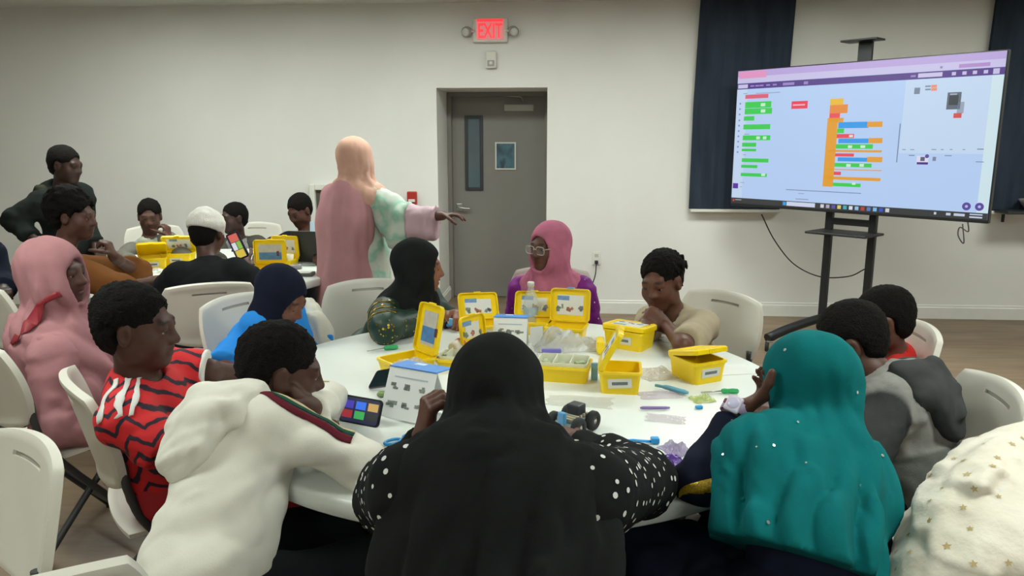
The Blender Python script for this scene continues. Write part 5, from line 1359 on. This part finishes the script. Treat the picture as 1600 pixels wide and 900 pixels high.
so = p.shirt(JER, (0.95, 0.95), t=0.020, tarm=0.026, hem=0.12, amp=0.007, seed=41, cell=0.009, name='jersey')
sh = p.sh['R']; el = p.arm['R'][0]
for i in range(3):
    o_ = p.F * (-0.032 + 0.030 * i)
    p.ribbon(so, [p.nk * 0.45 + sh * 0.55 + A(0, 0, 0.07) + o_, sh * 0.9 + p.nk * 0.1 + A(0, 0, 0.06) + o_, sh + p.R * 0.05 + A(0, 0, 0.03) + o_], 0.013, WH, 'shoulder_stripe', p.F, off=0.003)
el2 = p.arm['L'][0]; ax = unit(el2 - p.sh['L']); F_ = Field(); q = p.sh['L'] + (el2 - p.sh['L']) * 0.95
F_.cap(q - ax * 0.002, q + ax * 0.004, 0.041 * 0.93 + 0.029, clip=[(q + ax * 0.006, ax), (q - ax * 0.008, -ax)]); link('sleeve_cuff', F_.mesh('sleeve_cuff', p.base, 0.006), WH, p.root)
p.ribbon(so, [p.nk + p.R * 0.10 + p.F * 0.16 - p.T * 0.12, p.nk + p.R * 0.14 + p.F * 0.15 - p.T * 0.14], 0.022, WH, 'chest_badge', p.T, off=0.003)
p.pants(mat('red_tracksuit', 'b3202a', 0.75, 0.1, 20, 0.3, 300)); p.shoes(mat('white_trainer', 'cfccc6', 0.5))

# --- child in blue with navy head covering
p = Person('person in bright blue top and navy headscarf looking down', (-1.22, 2.96, 0.55), (-1.164, 2.722, 0.832), (-1.086, 2.770, 0.943), -14, -30, 0, byaw=-14, scale=0.90, hs=0.96, skin='6b4233',
    arms={'R': ((-1.221, 2.532, 0.717), (-1.033, 2.502, 0.702), dict(curl=0.4)), 'L': ((-1.061, 2.871, 0.669), (-0.976, 2.771, 0.648), dict(curl=0.4))}, fine=0.006)
p.body()
p.shirt(fabric('bright_blue_cotton', '2f86d8', 0.06), (0.9, 0.9), t=0.022, tarm=0.034, hem=0.12, amp=0.008, seed=51, name='shirt')
p.pants(C_DARKP); p.shoes(mat('black_shoe', '1d1d1f', 0.5))
p.hijab(C_NAVY, cape=False, amp=0.004, seed=12, neck_r=0.066, t=0.012, drape=0.1)

# --- girl in green with black headscarf
p = Person('person in dark green sequinned dress and black headscarf, turned to the right', (-0.86, 3.32, 0.55), (-0.668, 3.171, 0.855), (-0.628, 3.171, 0.999), 8, -4, 0, byaw=-28, scale=0.86, hs=0.95, skin='8a5a44',
    arms={'R': ((-0.711, 2.883, 0.800), (-0.542, 3.186, 0.785), dict(d=(0.95, 0.0, -0.05), n=(0.1, 0.2, -1), curl=0.55)), 'L': ((-0.550, 3.299, 0.735), (-0.464, 3.170, 0.790), dict(d=(0.2, -0.6, -0.1), n=(-0.3, 0, -1), curl=0.6))}, fine=0.006)
p.body()
GREEN = mat('green_satin', '0d2f24', 0.5, 0.25, 18, 0.3, 120)
so = p.shirt(GREEN, (1.5, 1.3), t=0.020, tarm=0.026, hem=0.12, amp=0.007, seed=61, name='dress')
sq = mat('gold_sequin', 'a08c3c', 0.22, 0.3, 200, metal=0.9)
p.dots(so, 170, 0.004, sq, 'sequins', lambda P, g: (np.linalg.norm(P - (p.sh['R'] * 0.5 + p.arm['R'][0] * 0.5), axis=1) < 0.17) & (np.abs(np.sin(((P - p.sh['R']) @ unit(p.arm['R'][0] - p.sh['R'])) * 55)) > 0.8), seed=3, off=0.003, mind=0.009)
for k_ in (0.25, 0.6, 0.95):
    q = p.sh['R'] * (1 - k_) + p.arm['R'][0] * k_; ax = unit(p.arm['R'][0] - p.sh['R'])
    u1 = unit(np.cross(ax, A(0, 0, 1))); u2 = np.cross(ax, u1)
    p.ribbon(so, [q + (u1 * math.cos(a) + u2 * math.sin(a)) * 0.09 for a in np.linspace(-2.2, 2.2, 9)], 0.010, sq, 'sequin_band', ax, off=0.002, n=4)
p.skirt(GREEN)
p.hijab(C_BLACK, drape=0.14, amp=0.006, seed=14, t=0.016)

# --- woman in purple with glasses
p = Person('person in purple dress, dusty pink headscarf and clear glasses', (-0.05, 3.70, 0.56), (-0.066, 3.622, 0.852), (-0.079, 3.575, 1.035), -132, -2, 0, byaw=-98, scale=0.92, hs=0.97, skin='5c3a31', fine=0.006)
p.body()
PUR = fabric('purple_satin', '6f1f72', 0.25, rough=0.5, vscale=30)
so = p.shirt(PUR, (1.9, 1.9), t=0.018, tarm=0.03, hem=0.12, amp=0.008, seed=71, name='dress'); p.skirt(PUR)
p.dots(so, 60, 0.0032, mat('sequin_pink', 'f0d8e8', 0.15, 0.02, metal=0.7), 'sequins', lambda P, g: np.abs((P - p.nk) @ p.R) > 0.10, seed=6, off=0.003, mind=0.02)
p.hijab(fabric('dusty_pink_scarf', 'b0677f', 0.14), drape=0.19, amp=0.008, seed=15, t=0.015, face=(0.068, 0.092), shoulder=0.085, neck_r=0.086)
gl = mat('clear_frame', 'a89c92', 0.15, 0.02)
gg = link('glasses', lathe_me('glasses_bridge', [(0, -0.008), (0.003, -0.008), (0.003, 0.008), (0, 0.008)], 8), gl, p.root)
gg.matrix_local = Matrix.Translation(p.H(0, 0.102, 0.002) - p.base) @ Matrix(((*p.HR[0], 0), (*p.HR[1], 0), (*p.HR[2], 0), (0, 0, 0, 1))) @ Matrix.Rotation(math.pi / 2, 4, 'Y')
for g in (-1, 1):
    pts = [p.H(g * 0.034 + 0.028 * math.copysign(abs(math.cos(a)) ** 0.55, math.cos(a)), 0.100 - 0.10 * abs(0.034 + 0.027 * math.cos(a) * 1) ** 1.5, -0.004 + 0.019 * math.copysign(abs(math.sin(a)) ** 0.55, math.sin(a))) - p.base for a in np.linspace(0, 2 * math.pi, 25)]
    rim = link('rim', tube_me('rim', pts, 0.0020, 8), gl, p.root)
    link('temple_arm', tube_me('temple_arm', [p.H(g * 0.06, 0.092, 0.004) - p.base, p.H(g * 0.078, 0.02, 0.004) - p.base], 0.0022, 6), gl, p.root)
    link('lens', me_from('lens', pts[:-1], [tuple(range(24))]), glass('spectacle_lens', 'c6d0d0', 0.03, 0.12), p.root)

# --- child in cream with twisted hair
p = Person('person in cream tee with short twisted hair, hands clasped at the mouth', (0.54, 3.22, 0.54), (0.464, 3.161, 0.808), (0.399, 3.134, 0.955), -122, -12, 4, byaw=-128, scale=0.84, hs=1.0, skin='5d3a2c',
    arms={'R': ((0.327, 2.926, 0.800), (0.312, 2.974, 0.798), dict(d=(0.7, 0.1, 0.75), n=(0.3, 1, -0.2), curl=0.85, thumb=0.9)), 'L': ((0.434, 2.732, 0.790), (0.404, 2.982, 0.806), dict(d=(-0.8, 0.05, 0.55), n=(-0.2, 1, -0.2), curl=0.85, thumb=0.9))}, fine=0.006)
p.body()
p.shirt(fabric('cream_cotton', 'a89b84', 0.06), (0.85, 0.85), t=0.016, tarm=0.024, hem=0.12, amp=0.006, seed=81)
p.pants(C_DARKP); p.shoes(mat('black_shoe', '1d1d1f', 0.5))
p.hair(t=0.014, amp=0.004, freq=120, back=-0.04)
rng = random.Random(5); F = Field()
for i in range(64):
    th = rng.uniform(-math.pi, math.pi); ph_ = rng.uniform(0.05, 1.25)
    v = A(math.sin(ph_) * math.cos(th), math.sin(ph_) * math.sin(th), math.cos(ph_))
    if v[1] > 0.45 and v[2] < 0.75: continue
    a0 = p.H(v[0] * 0.082, -0.022 + v[1] * 0.102, 0.036 + v[2] * 0.092)
    a1 = p.H(v[0] * 0.096, -0.034 + v[1] * 0.116 - 0.006, 0.034 + v[2] * 0.100 - 0.012); a2 = a1 + A(0, 0, -0.022) + p.HR @ A(v[0] * 0.006, -0.006, 0)
    F.cap(a0, a1, 0.0075, 0.0075, k=0.003); F.cap(a1, a2, 0.0075, 0.0055, k=0.004)
link('hair_twists', F.mesh('hair_twists', p.base, 0.0055), hair_mat(), p.root)['kind'] = 'stuff'

# --- boy in grey hoodie at the right
p = Person('person in grey and charcoal hooded top sitting right of the teal headscarf', (1.03, 2.13, 0.56), (0.954, 2.218, 0.823), (0.863, 2.294, 0.930), 165, -24, 0, byaw=158, scale=0.93, hs=0.98, skin='4f3227',
    arms={'L': ((0.768, 1.910, 0.671), (0.577, 1.833, 0.790), dict(curl=0.5)), 'R': ((0.904, 2.496, 0.640), (0.600, 2.065, 0.790), dict(curl=0.5))}, fine=0.006)
p.body(); p.hair(t=0.010, amp=0.002, freq=190)
def dye_mat(name):
    b = NB(name); v = b.coord(); at = b.n('ShaderNodeAttribute'); at.attribute_name = 'dye'
    b.color(b.mix(1.0, b.ramp(b.noise(v, 60, 4), [(0.3, (0.88, 0.88, 0.88)), (0.7, (1.0, 1.0, 1.0))]), at.outputs['Color'], 'MULTIPLY')); b.set(Roughness=0.95)
    b.bsdf.inputs['Specular IOR Level'].default_value = 0.1; b.bump(b.noise(v, 300, 2), 0.4, 0.002); return b.m
CHAR = fabric('charcoal_fleece', '3c3d3d', 0.15)
def panels(P):
    """sewn panels: charcoal yoke and sleeves, pale grey back, mid grey lower band"""
    b = (P - p.nk) @ p.BR; L = np.linalg.norm(p.nk - p.pel); out = np.tile(A(lin('8c8a86')), (len(P), 1))
    dist = np.full(len(P), 9.0)
    for sd in 'RL':
        el, wr, hd = p.arm[sd]; sh = p.sh[sd]
        for a, c in ((sh, el), (el, wr)):
            h = np.clip((P - a) @ (c - a) / ((c - a) @ (c - a)), 0, 1); dist = np.minimum(dist, np.linalg.norm(P - a - np.outer(h, c - a), axis=1) - (0 if a is sh else 0))
    FA = Field(); FT = Field(); p.torso_prims(FT, 0.028)
    for sd in 'RL': p.arm_prims(FA, sd, 1.97, 0.026, clip=False)
    def mixin(w, c): w = np.clip(w, 0, 1)[:, None]; return out * (1 - w) + A(lin(c)) * w
    out = mixin((-b[:, 2] - L * 0.66) / 0.012 + 0.5, '5c5e5a')
    out = mixin((FT.eval(*P.T) - FA.eval(*P.T) - 0.012) / 0.006 + 0.5, '3a3b3b')
    return out
def hood3(F):
    N = p.nk
    F.ell(N - p.F * 0.085 - p.T * 0.03, A(0.125, 0.060, 0.085), p.BR, k=0.03)
    for g in (-1, 1): F.cap(N - p.F * 0.05 + p.R * g * 0.08, N + p.F * 0.06 + p.R * g * 0.05 - p.T * 0.02, 0.040, 0.032, k=0.03)
so = p.shirt(dye_mat('panelled_grey_fleece'), (1.97, 1.97), t=0.028, tarm=0.026, hem=0.10, amp=0.010, seed=91, name='hoodie', nr=0.06, cell=0.0075, extra=hood3, paint=panels)
p.add_hood(CHAR, 1.15, seed=12)
p.pants(C_DARKP); p.shoes(mat('black_shoe', '1d1d1f', 0.5))

# --- boy half hidden behind him
p = Person('person with short hair and red collar half hidden behind the grey hoodie', (1.08, 2.79, 0.54), (1.205, 2.735, 0.761), (1.127, 2.716, 0.903), 172, -12, 0, byaw=175, scale=0.86, hs=0.97, skin='5a392c', fine=0.006)
p.body(); p.hair(t=0.009, amp=0.002, freq=190)
p.shirt(fabric('red_cotton', 'b02a26', 0.1), (0.9, 0.9), t=0.016, tarm=0.024, seed=95); p.pants(C_DARKP); p.shoes(mat('black_shoe', '1d1d1f', 0.5))

# --- woman in pink headscarf at the left
PINK = fabric('dusty_rose_jersey', 'a5767a', 0.08)
p = Person('person in long dusty pink headscarf with a red strap seated at the left', (-1.80, 2.66, 0.56), (-1.890, 2.552, 0.854), (-1.847, 2.574, 1.057), 2, 0, 0, byaw=30, scale=0.98, hs=1.0, skin='57392f', fine=0.006)
p.body()
so = p.shirt(PINK, (1.9, 1.9), t=0.02, tarm=0.035, hem=0.12, amp=0.008, seed=101, name='dress'); p.skirt(PINK, t=0.03)
def cape(F):
    F.ell(p.nk - p.T * 0.13, A(0.205, 0.155, 0.17), p.BR, k=0.07); F.ell(p.nk - p.T * 0.25, A(0.215, 0.165, 0.17), p.BR, k=0.07)
hj = p.hijab(PINK, drape=0.26, amp=0.010, seed=18, extra=cape, t=0.022, neck_r=0.09)
p.ribbon(hj, [(-1.912, 2.389, 0.865), (-1.873, 2.401, 0.915), (-1.825, 2.414, 0.960), (-1.773, 2.423, 0.991), (-1.751, 2.447, 1.000)], 0.030, mat('red_strap', '8f2530', 0.6, 0.1), 'strap', (0.5, 0, -0.8), off=0.006)
p.shoes(mat('black_shoe', '1d1d1f', 0.5))

# --- man in brown at the far table
p = Person('person with full round hair in rust brown shirt, hand at his mouth', (-2.62, 3.56, 0.57), (-2.577, 3.664, 0.945), (-2.534, 3.727, 1.149), 6, -6, 0, byaw=38, scale=1.0, hs=1.02, skin='52342a',
    arms={'R': ((-2.222, 3.572, 0.800), (-2.219, 3.904, 0.785), dict(d=(0.9, 0.3, 0), n=(0, 0, -1), curl=0.5)), 'L': ((-2.426, 4.069, 0.800), (-2.398, 3.816, 0.923), dict(d=(-0.25, -0.1, 1), n=(-0.9, -0.2, 0), curl=0.7))}, fine=0.007)
p.body(); p.hair(t=0.036, amp=0.006, freq=70, cell=0.008, back=-0.07, wide=0.006)
p.shirt(fabric('rust_brown_cotton', '6e4524', 0.08), (1.1, 1.3), t=0.022, tarm=0.032, hem=0.12, seed=111, cell=0.012); p.pants(C_DARKP); p.shoes(mat('black_shoe', '1d1d1f', 0.5))

# --- person in white cap from behind
p = Person('person in white knitted cap and black shirt seen from behind at the far table', (-1.82, 3.64, 0.56), (-1.860, 3.767, 0.893), (-1.891, 3.857, 1.053), 84, -10, 0, byaw=100, scale=0.94, hs=0.98, skin='4b2f27',
    arms={'R': ((-1.632, 3.803, 0.787), (-1.740, 3.955, 0.874), dict(d=(-0.3, 0.15, 0.8), n=(-0.7, 0.5, 0), curl=0.45)), 'L': ((-2.100, 3.787, 0.773), (-2.085, 3.848, 0.790), dict(curl=0.5))}, fine=0.007)
p.body(eyes=False); p.hair(t=0.008, amp=0.002, freq=180, cell=0.008)
p.shirt(fabric('black_cotton', '1c1d20', 0.15), (1.2, 1.2), t=0.02, tarm=0.03, hem=0.12, seed=121, cell=0.012); p.pants(C_DARKP); p.shoes(mat('black_shoe', '1d1d1f', 0.5))
F = Field(); F.ell(p.H(0, -0.022, 0.040), A(0.092, 0.112, 0.100) * p.hs, p.HR); F.planes.append((p.H(0, -0.02, 0.005), p.HR @ A(0, -0.25, -1)))
link('cap', F.mesh('cap', p.base, 0.007, disp=lambda P: 0.003 * folds(P, p.HR[:, 1], 22, 5) + 0.003 * noise3(P, 40, 2)), mat('white_knit_cap', 'd3d0c8', 0.9, 0.06, 30, 0.8, 160, bdist=0.003), p.root)
pw = p.arm['R'][1]
ax = unit(A(0.28, 0.05, -0.72)); az = unit(A(-0.05, -1, 0.2)); ay = np.cross(az, ax); Rm = np.stack([ax, ay, np.cross(ax, ay)], 1); u_, _, v_ = np.linalg.svd(Rm); Rm = u_ @ v_
phone('smartphone', 'phone with bright coloured tiles held up by the person in white cap', (-1.769, 3.932, 0.976), rotm(Rm), [(-0.045, 0.0, 0.042, 0.05, 'd86a5a', 0.9), (0.0, 0.014, 0.042, 0.024, '8fc04a', 0.9), (0.0, -0.014, 0.042, 0.024, 'dfe4ea', 0.9), (0.045, 0.0, 0.042, 0.05, 'dcc24a', 0.9)])

# --- three boys behind the far table
p = Person('person in grey raglan shirt with pale front resting his cheek on a hand', (-3.08, 5.55, 0.55), (-3.107, 5.374, 0.794), (-3.080, 5.392, 0.983), -66, -12, 0, byaw=-66, scale=0.88, hs=1.0, skin='54372d',
    arms={'L': ((-2.482, 4.687, 0.790), (-2.862, 5.237, 0.842), dict(d=(-0.15, 0.05, 1), n=(-1, 0.2, 0), curl=0.6)), 'R': ((-3.195, 5.174, 0.694), (-2.627, 4.415, 0.790), dict(curl=0.5))}, cell=0.018, fine=0.009)
p.body(); p.hair(t=0.011, amp=0.003, freq=120, cell=0.009)
PALE = fabric('pale_green_cotton', 'a9ac9c', 0.05); GREYS = fabric('warm_grey_cotton', '6d6a62', 0.08)
p.shirt(PALE, (0, 0), t=0.016, seed=131, cell=0.014)
F = Field()
for sd in 'RL': p.arm_prims(F, sd, 1.5, 0.026, k=0.03); F.cap(p.sh[sd], p.nk - p.T * 0.02 + p.R * (0.05 if sd == 'R' else -0.05), 0.062, 0.045, k=0.03)
link('raglan_sleeves', F.mesh('raglan_sleeves', p.base, 0.012, disp=lambda P: 0.004 * folds(P, p.R, 14, 3)), GREYS, p.root); p.pants(C_DARKP); p.shoes(mat('black_shoe', '1d1d1f', 0.5))
p = Person('person in light grey jersey with dark sleeves behind the white cap', (-2.50, 5.78, 0.54), (-2.510, 5.596, 0.771), (-2.525, 5.579, 0.954), -125, -4, 0, byaw=-82, scale=0.88, hs=0.97, skin='3e2a25',
    arms={'L': ((-2.219, 5.398, 0.694), (-1.941, 4.565, 0.790), dict(curl=0.5)), 'R': ((-2.597, 5.366, 0.671), (-2.119, 4.502, 0.790), dict(curl=0.5))}, cell=0.018, fine=0.009)
p.body(); p.hair(t=0.008, amp=0.002, freq=120, cell=0.009)
p.shirt(mat('grey_mesh_jersey', '8d8a8c', 0.85, 0.3, 40), (0, 0), t=0.016, seed=141, cell=0.014)
F = Field()
for sd in 'RL': p.arm_prims(F, sd, 1.6, 0.026, k=0.03); F.cap(p.sh[sd], p.nk - p.T * 0.02 + p.R * (0.06 if sd == 'R' else -0.06), 0.062, 0.045, k=0.03)
link('jersey_sleeves', F.mesh('jersey_sleeves', p.base, 0.012, disp=lambda P: 0.004 * folds(P, p.R, 14, 3)), fabric('olive_grey_cotton', '4a4842', 0.1), p.root); p.pants(C_DARKP); p.shoes(mat('black_shoe', '1d1d1f', 0.5))
p = Person('person in dark navy top looking down at the laptop by the wall', (-1.98, 5.78, 0.57), (-1.987, 5.599, 0.805), (-2.008, 5.578, 1.016), -112, -26, 0, byaw=-98, scale=0.92, hs=0.99, skin='4e3027',
    arms={'R': ((-2.172, 5.415, 0.764), (-1.839, 4.846, 0.790), dict(curl=0.5)), 'L': ((-1.722, 5.438, 0.718), (-1.609, 4.806, 0.790), dict(curl=0.5))}, cell=0.018, fine=0.009)
p.body(); p.hair(t=0.010, amp=0.002, freq=120, cell=0.009)
p.shirt(fabric('ink_navy_cotton', '23232c', 0.12), (1.9, 1.9), t=0.02, tarm=0.024, seed=151, cell=0.014); p.pants(C_DARKP); p.shoes(mat('black_shoe', '1d1d1f', 0.5))

# --- standing woman pointing at the screen
p = Person('person standing in a long pink cape and floral gown, arm out toward the screen', (-1.27, 4.50, 0.86), (-1.258, 4.471, 1.247), (-1.251, 4.486, 1.424), 58, -2, 0, byaw=78, scale=0.94, hs=1.0, skin='5a3c32', legs='stand',
    arms={'R': ((-0.944, 4.383, 1.096), (-0.717, 4.319, 1.108), dict(d=(1, -0.1, 0.12), n=(0.1, 0, -1), curl=0.25)), 'L': ((-1.363, 4.350, 1.033), (-1.397, 4.385, 0.856), dict(curl=0.4))}, fine=0.007)
p.body()
def floral():
    b = NB('mint_floral_print'); v = b.coord()
    vo = b.n('ShaderNodeTexVoronoi'); vo.inputs['Scale'].default_value = 9.0; b.l(b.coord((1, 1, 0.7)), vo.inputs['Vector'])
    f = b.math('ADD', b.math('MULTIPLY', vo.outputs['Distance'], 0.8), b.math('MULTIPLY', b.noise(v, 16, 3), 0.45))
    g = b.noise(v, 7, 2)
    c1 = b.ramp(g, [(0.40, lin('bcc6ba')), (0.52, lin('86b5a0')), (0.62, lin('b9bfb2'))])
    b.color(b.mix(b.ramp(f, [(0.30, (1, 1, 1)), (0.42, (0, 0, 0))]), c1, lin('c06a70'))); b.set(Roughness=0.75); b.bump(b.noise(v, 250, 2), 0.3, 0.001); return b.m
FLO = floral(); CAPE = fabric('rose_chiffon', 'ad7f84', 0.06)
F = Field(); p.torso_prims(F, 0.03, 0.06)
F.cap(p.pel, A(p.pel[0], p.pel[1], 0.05), 0.17, 0.25, k=0.08); F.planes.append((A(0, 0, 0.03), A(0, 0, -1)))
F.cap(p.nk - p.T * 0.03, p.H(0, 0, -0.06), 0.055, 0.07, k=0.01, op='s')
link('gown', F.mesh('gown', p.base, 0.014, disp=lambda P: 0.012 * folds(P, A(0, 0, 1), 11, 7, 0.15)), FLO, p.root)
F = Field(); sh, (el, wr, hd) = p.sh['R'], p.arm['R']
F.cap(sh, el, 0.075, 0.065, k=0.05); F.cap(el, wr, 0.060, 0.055, k=0.05); F.cap(el + A(-0.02, 0, -0.08), wr + A(-0.05, 0, -0.10), 0.045, 0.05, k=0.06); F.cap(sh + A(0.02, 0, -0.10), el + A(-0.05, 0, -0.14), 0.07, 0.055, k=0.06)
d = unit(wr - el); F.planes.append((wr - d * 0.03, d))
F2 = Field(); F2.p = list(F.p); F2.lo, F2.hi = F.lo, F.hi; F2.planes = [(el + d * 0.03, d)]
link('floral_sleeve', F2.mesh('floral_sleeve', p.base, 0.010, disp=lambda P: 0.010 * folds(P, A(0.3, 0, 1), 12, 4)), FLO, p.root)
F3 = Field(); F3.p = list(F.p); F3.lo, F3.hi = F.lo, F.hi; F3.planes = [(wr - d * 0.03, d), (el + d * 0.03, -d)]
link('sheer_cuff', F3.mesh('sheer_cuff', p.base, 0.010, disp=lambda P: 0.008 * folds(P, A(0.3, 0, 1), 14, 6)), mat('mauve_chiffon', 'b89aa4', 0.6, 0.1), p.root)
F = Field(); sh, (el, wr, hd) = p.sh['L'], p.arm['L']
F.cap(sh, el, 0.058, 0.055, k=0.05); F.cap(el, wr, 0.055, 0.06, k=0.05)
link('floral_sleeve', F.mesh('floral_sleeve', p.base, 0.012, disp=lambda P: 0.008 * folds(P, A(0, 0, 1), 13, 5)), FLO, p.root)
F = Field(); bk = -p.F
F.ell(p.nk - p.T * 0.18 + bk * 0.075 - p.R * 0.035, A(0.168, 0.12, 0.25), p.BR, k=0.08); F.cap(p.nk - p.T * 0.22 + bk * 0.07 - p.R * 0.035, A(p.pel[0], p.pel[1], 0.08) + A(bk[0], bk[1], 0) * 0.16 - p.R * 0.02, 0.155, 0.205, k=0.08)
F.cap(p.sh['R'] - p.R * 0.07, p.sh['L'], 0.08, k=0.06)
F.planes.append((p.nk - p.F * 0.0, p.F)); F.planes.append((A(0, 0, 0.05), A(0, 0, -1)))
link('cape', F.mesh('cape', p.base, 0.012, disp=lambda P: 0.010 * folds(P, A(0, 0, 1), 9, 9, 0.12)), CAPE, p.root)
p.hijab(fabric('peach_scarf', 'c9a08f', 0.08), drape=0.12, amp=0.008, seed=22, t=0.020, cell=0.009, shoulder=0.085, neck_r=0.085)
p.shoes(mat('black_shoe', '1d1d1f', 0.5))

# --- standing figure in dark jacket, far left
p = Person('person standing in dark hooded jacket with hand on hip at the back left', (-3.42, 4.98, 0.82), (-3.437, 4.937, 1.191), (-3.374, 4.936, 1.371), -4, -10, 0, byaw=-20, scale=0.95, hs=1.03, skin='3f2b25', legs='stand',
    arms={'R': ((-3.631, 4.726, 1.015), (-3.503, 4.713, 0.903), dict(d=(0.6, 0.1, -0.7), n=(0, 1, 0), curl=0.5)), 'L': ((-3.380, 5.060, 0.960), (-3.226, 4.941, 0.819), dict(curl=0.5))}, cell=0.018, fine=0.008)
p.body(); p.hair(t=0.010, amp=0.002, freq=120, cell=0.009)
JK = fabric('dark_quilt', '1f2321', 0.3)
def hood2(F):
    F.ell(p.nk - p.F * 0.075, A(0.115, 0.065, 0.085), p.BR, k=0.04)
    for g in (-1, 1): F.cap(p.nk - p.F * 0.05 + p.R * g * 0.07, p.nk + p.F * 0.05 + p.R * g * 0.05 - p.T * 0.02, 0.045, 0.035, k=0.03)
p.shirt(JK, (1.9, 1.9), t=0.035, tarm=0.035, hem=0.14, amp=0.010, seed=161, cell=0.014, name='jacket', extra=hood2, nr=0.06); p.add_hood(fabric('olive_hood', '33352a', 0.15)); p.pants(C_DARKP); p.shoes(mat('black_shoe', '1d1d1f', 0.5))

# --- someone in a dark jacket cut by the left edge of the picture
p = Person('person in dark blue jacket cut off by the left edge of the picture', (-3.02, 3.50, 0.56), (-3.130, 3.745, 0.933), (-3.143, 3.779, 1.116), 60, 0, 0, byaw=60, scale=0.95, hs=1.0, skin='3f2b25', cell=0.018, fine=0.01,
    arms={'R': ((-2.949, 3.679, 0.793), (-2.815, 3.530, 0.800), dict(curl=0.5))})
p.body(eyes=False); p.hair(t=0.010, amp=0.002, freq=120, cell=0.01); p.shirt(fabric('slate_navy_cloth', '1d2230', 0.15), (1.9, 1.9), t=0.025, tarm=0.035, seed=171, cell=0.014, name='jacket'); p.pants(C_DARKP); p.shoes(mat('black_shoe', '1d1d1f', 0.5))
chair('white folding chair under the person cut off by the left edge', -3.04, 3.48, 60)

# --- cream quilted coat with gold stars over the chair at bottom right
def star_mat():
    b = NB('cream_star_quilt'); v = b.coord((1, 1, 1), (0.4, 0.3, 0.2))
    b.color(b.ramp(b.noise(v, 10, 3), [(0.3, lin('cfc6b4')), (0.7, lin('dcd5c6'))])); b.set(Roughness=0.55, Sheen_Weight=0.2)
    b.bump(b.noise(v, 60, 3), 0.5, 0.004); return b.m
cb = A(0.97, 1.60, 0)
ct = thing('quilted_coat', 'cream quilted coat with small gold stars draped over a chair', 'coat', tuple(cb))
F = Field(); R9 = rot_frame(127)
F.ell((0.934, 1.569, 0.749), A(0.24, 0.11, 0.13), R9, k=0.06); F.ell((0.992, 1.521, 0.690), A(0.30, 0.13, 0.17), R9, k=0.06); F.ell((0.817, 1.458, 0.590), A(0.20, 0.12, 0.20), R9, k=0.06)
F.cap((0.934, 1.623, 0.813), (1.062, 1.692, 0.808), 0.058, 0.075, k=0.05)
F.cap((0.861, 1.591, 0.780), (0.812, 1.537, 0.732), 0.055, 0.060, k=0.02); F.cap((0.812, 1.537, 0.732), (0.757, 1.467, 0.654), 0.058, 0.05, k=0.03)
F.cap((0.963, 1.545, 0.821), (0.765, 1.420, 0.676), 0.07, 0.08, k=0.04)
class _C: pass
pc = _C(); pc.base = cb; pc.root = ct
def puff(P):
    q = np.abs(np.sin(P[:, 2] * 38 + 1.5 * noise3(P, 5, 3)))
    return -0.010 * q ** 0.5 + 0.014 * folds(P, A(0.5, 0.5, 0.3), 11, 5) + 0.006 * np.abs(np.sin((P[:, 0] + P[:, 1] + P[:, 2]) * 30)) * np.abs(np.sin((P[:, 0] - P[:, 1] + P[:, 2] * 0.6) * 30))
shell = link('shell', F.mesh('shell', cb, 0.009, disp=puff), star_mat(), ct)
Person.dots(pc, shell, 170, 0.0085, mat('gold_star_print', 'b09a6a', 0.5, 0.2, 90), 'star_print', lambda P, g: P[:, 2] > 0.4, seed=9, off=0.0012, n=10, mind=0.042, star=True)

# --- white jacket hanging beside the child in blue
jk = thing('white_jacket', 'white jacket hanging over a chair beside the child in blue', 'jacket', (-1.039, 3.000, 0.798)); jb_ = A((-1.039, 3.000, 0.798))
F = Field(); F.cap((-1.084, 3.057, 0.845), (-1.013, 2.963, 0.753), 0.035, 0.055, k=0.03); F.cap((-1.088, 3.045, 0.786), (-1.027, 2.932, 0.706), 0.04, 0.05, k=0.03); F.cap((-1.021, 2.967, 0.779), (-0.968, 2.914, 0.699), 0.045, 0.04, k=0.03)
link('cloth', F.mesh('cloth', jb_, 0.007, disp=lambda P: 0.008 * folds(P, A(0.3, -0.2, -0.9), 22, 3, 0.2)), fabric('white_jacket_cloth', 'c9c5b8', 0.05), jk)
link('blue_lining', box_me('blue_lining', (0.03, 0.02, 0.05), 0.008), fabric('bright_blue_cotton', '2f86d8', 0.06), jk, A((-0.955, 2.922, 0.732)) - jb_)
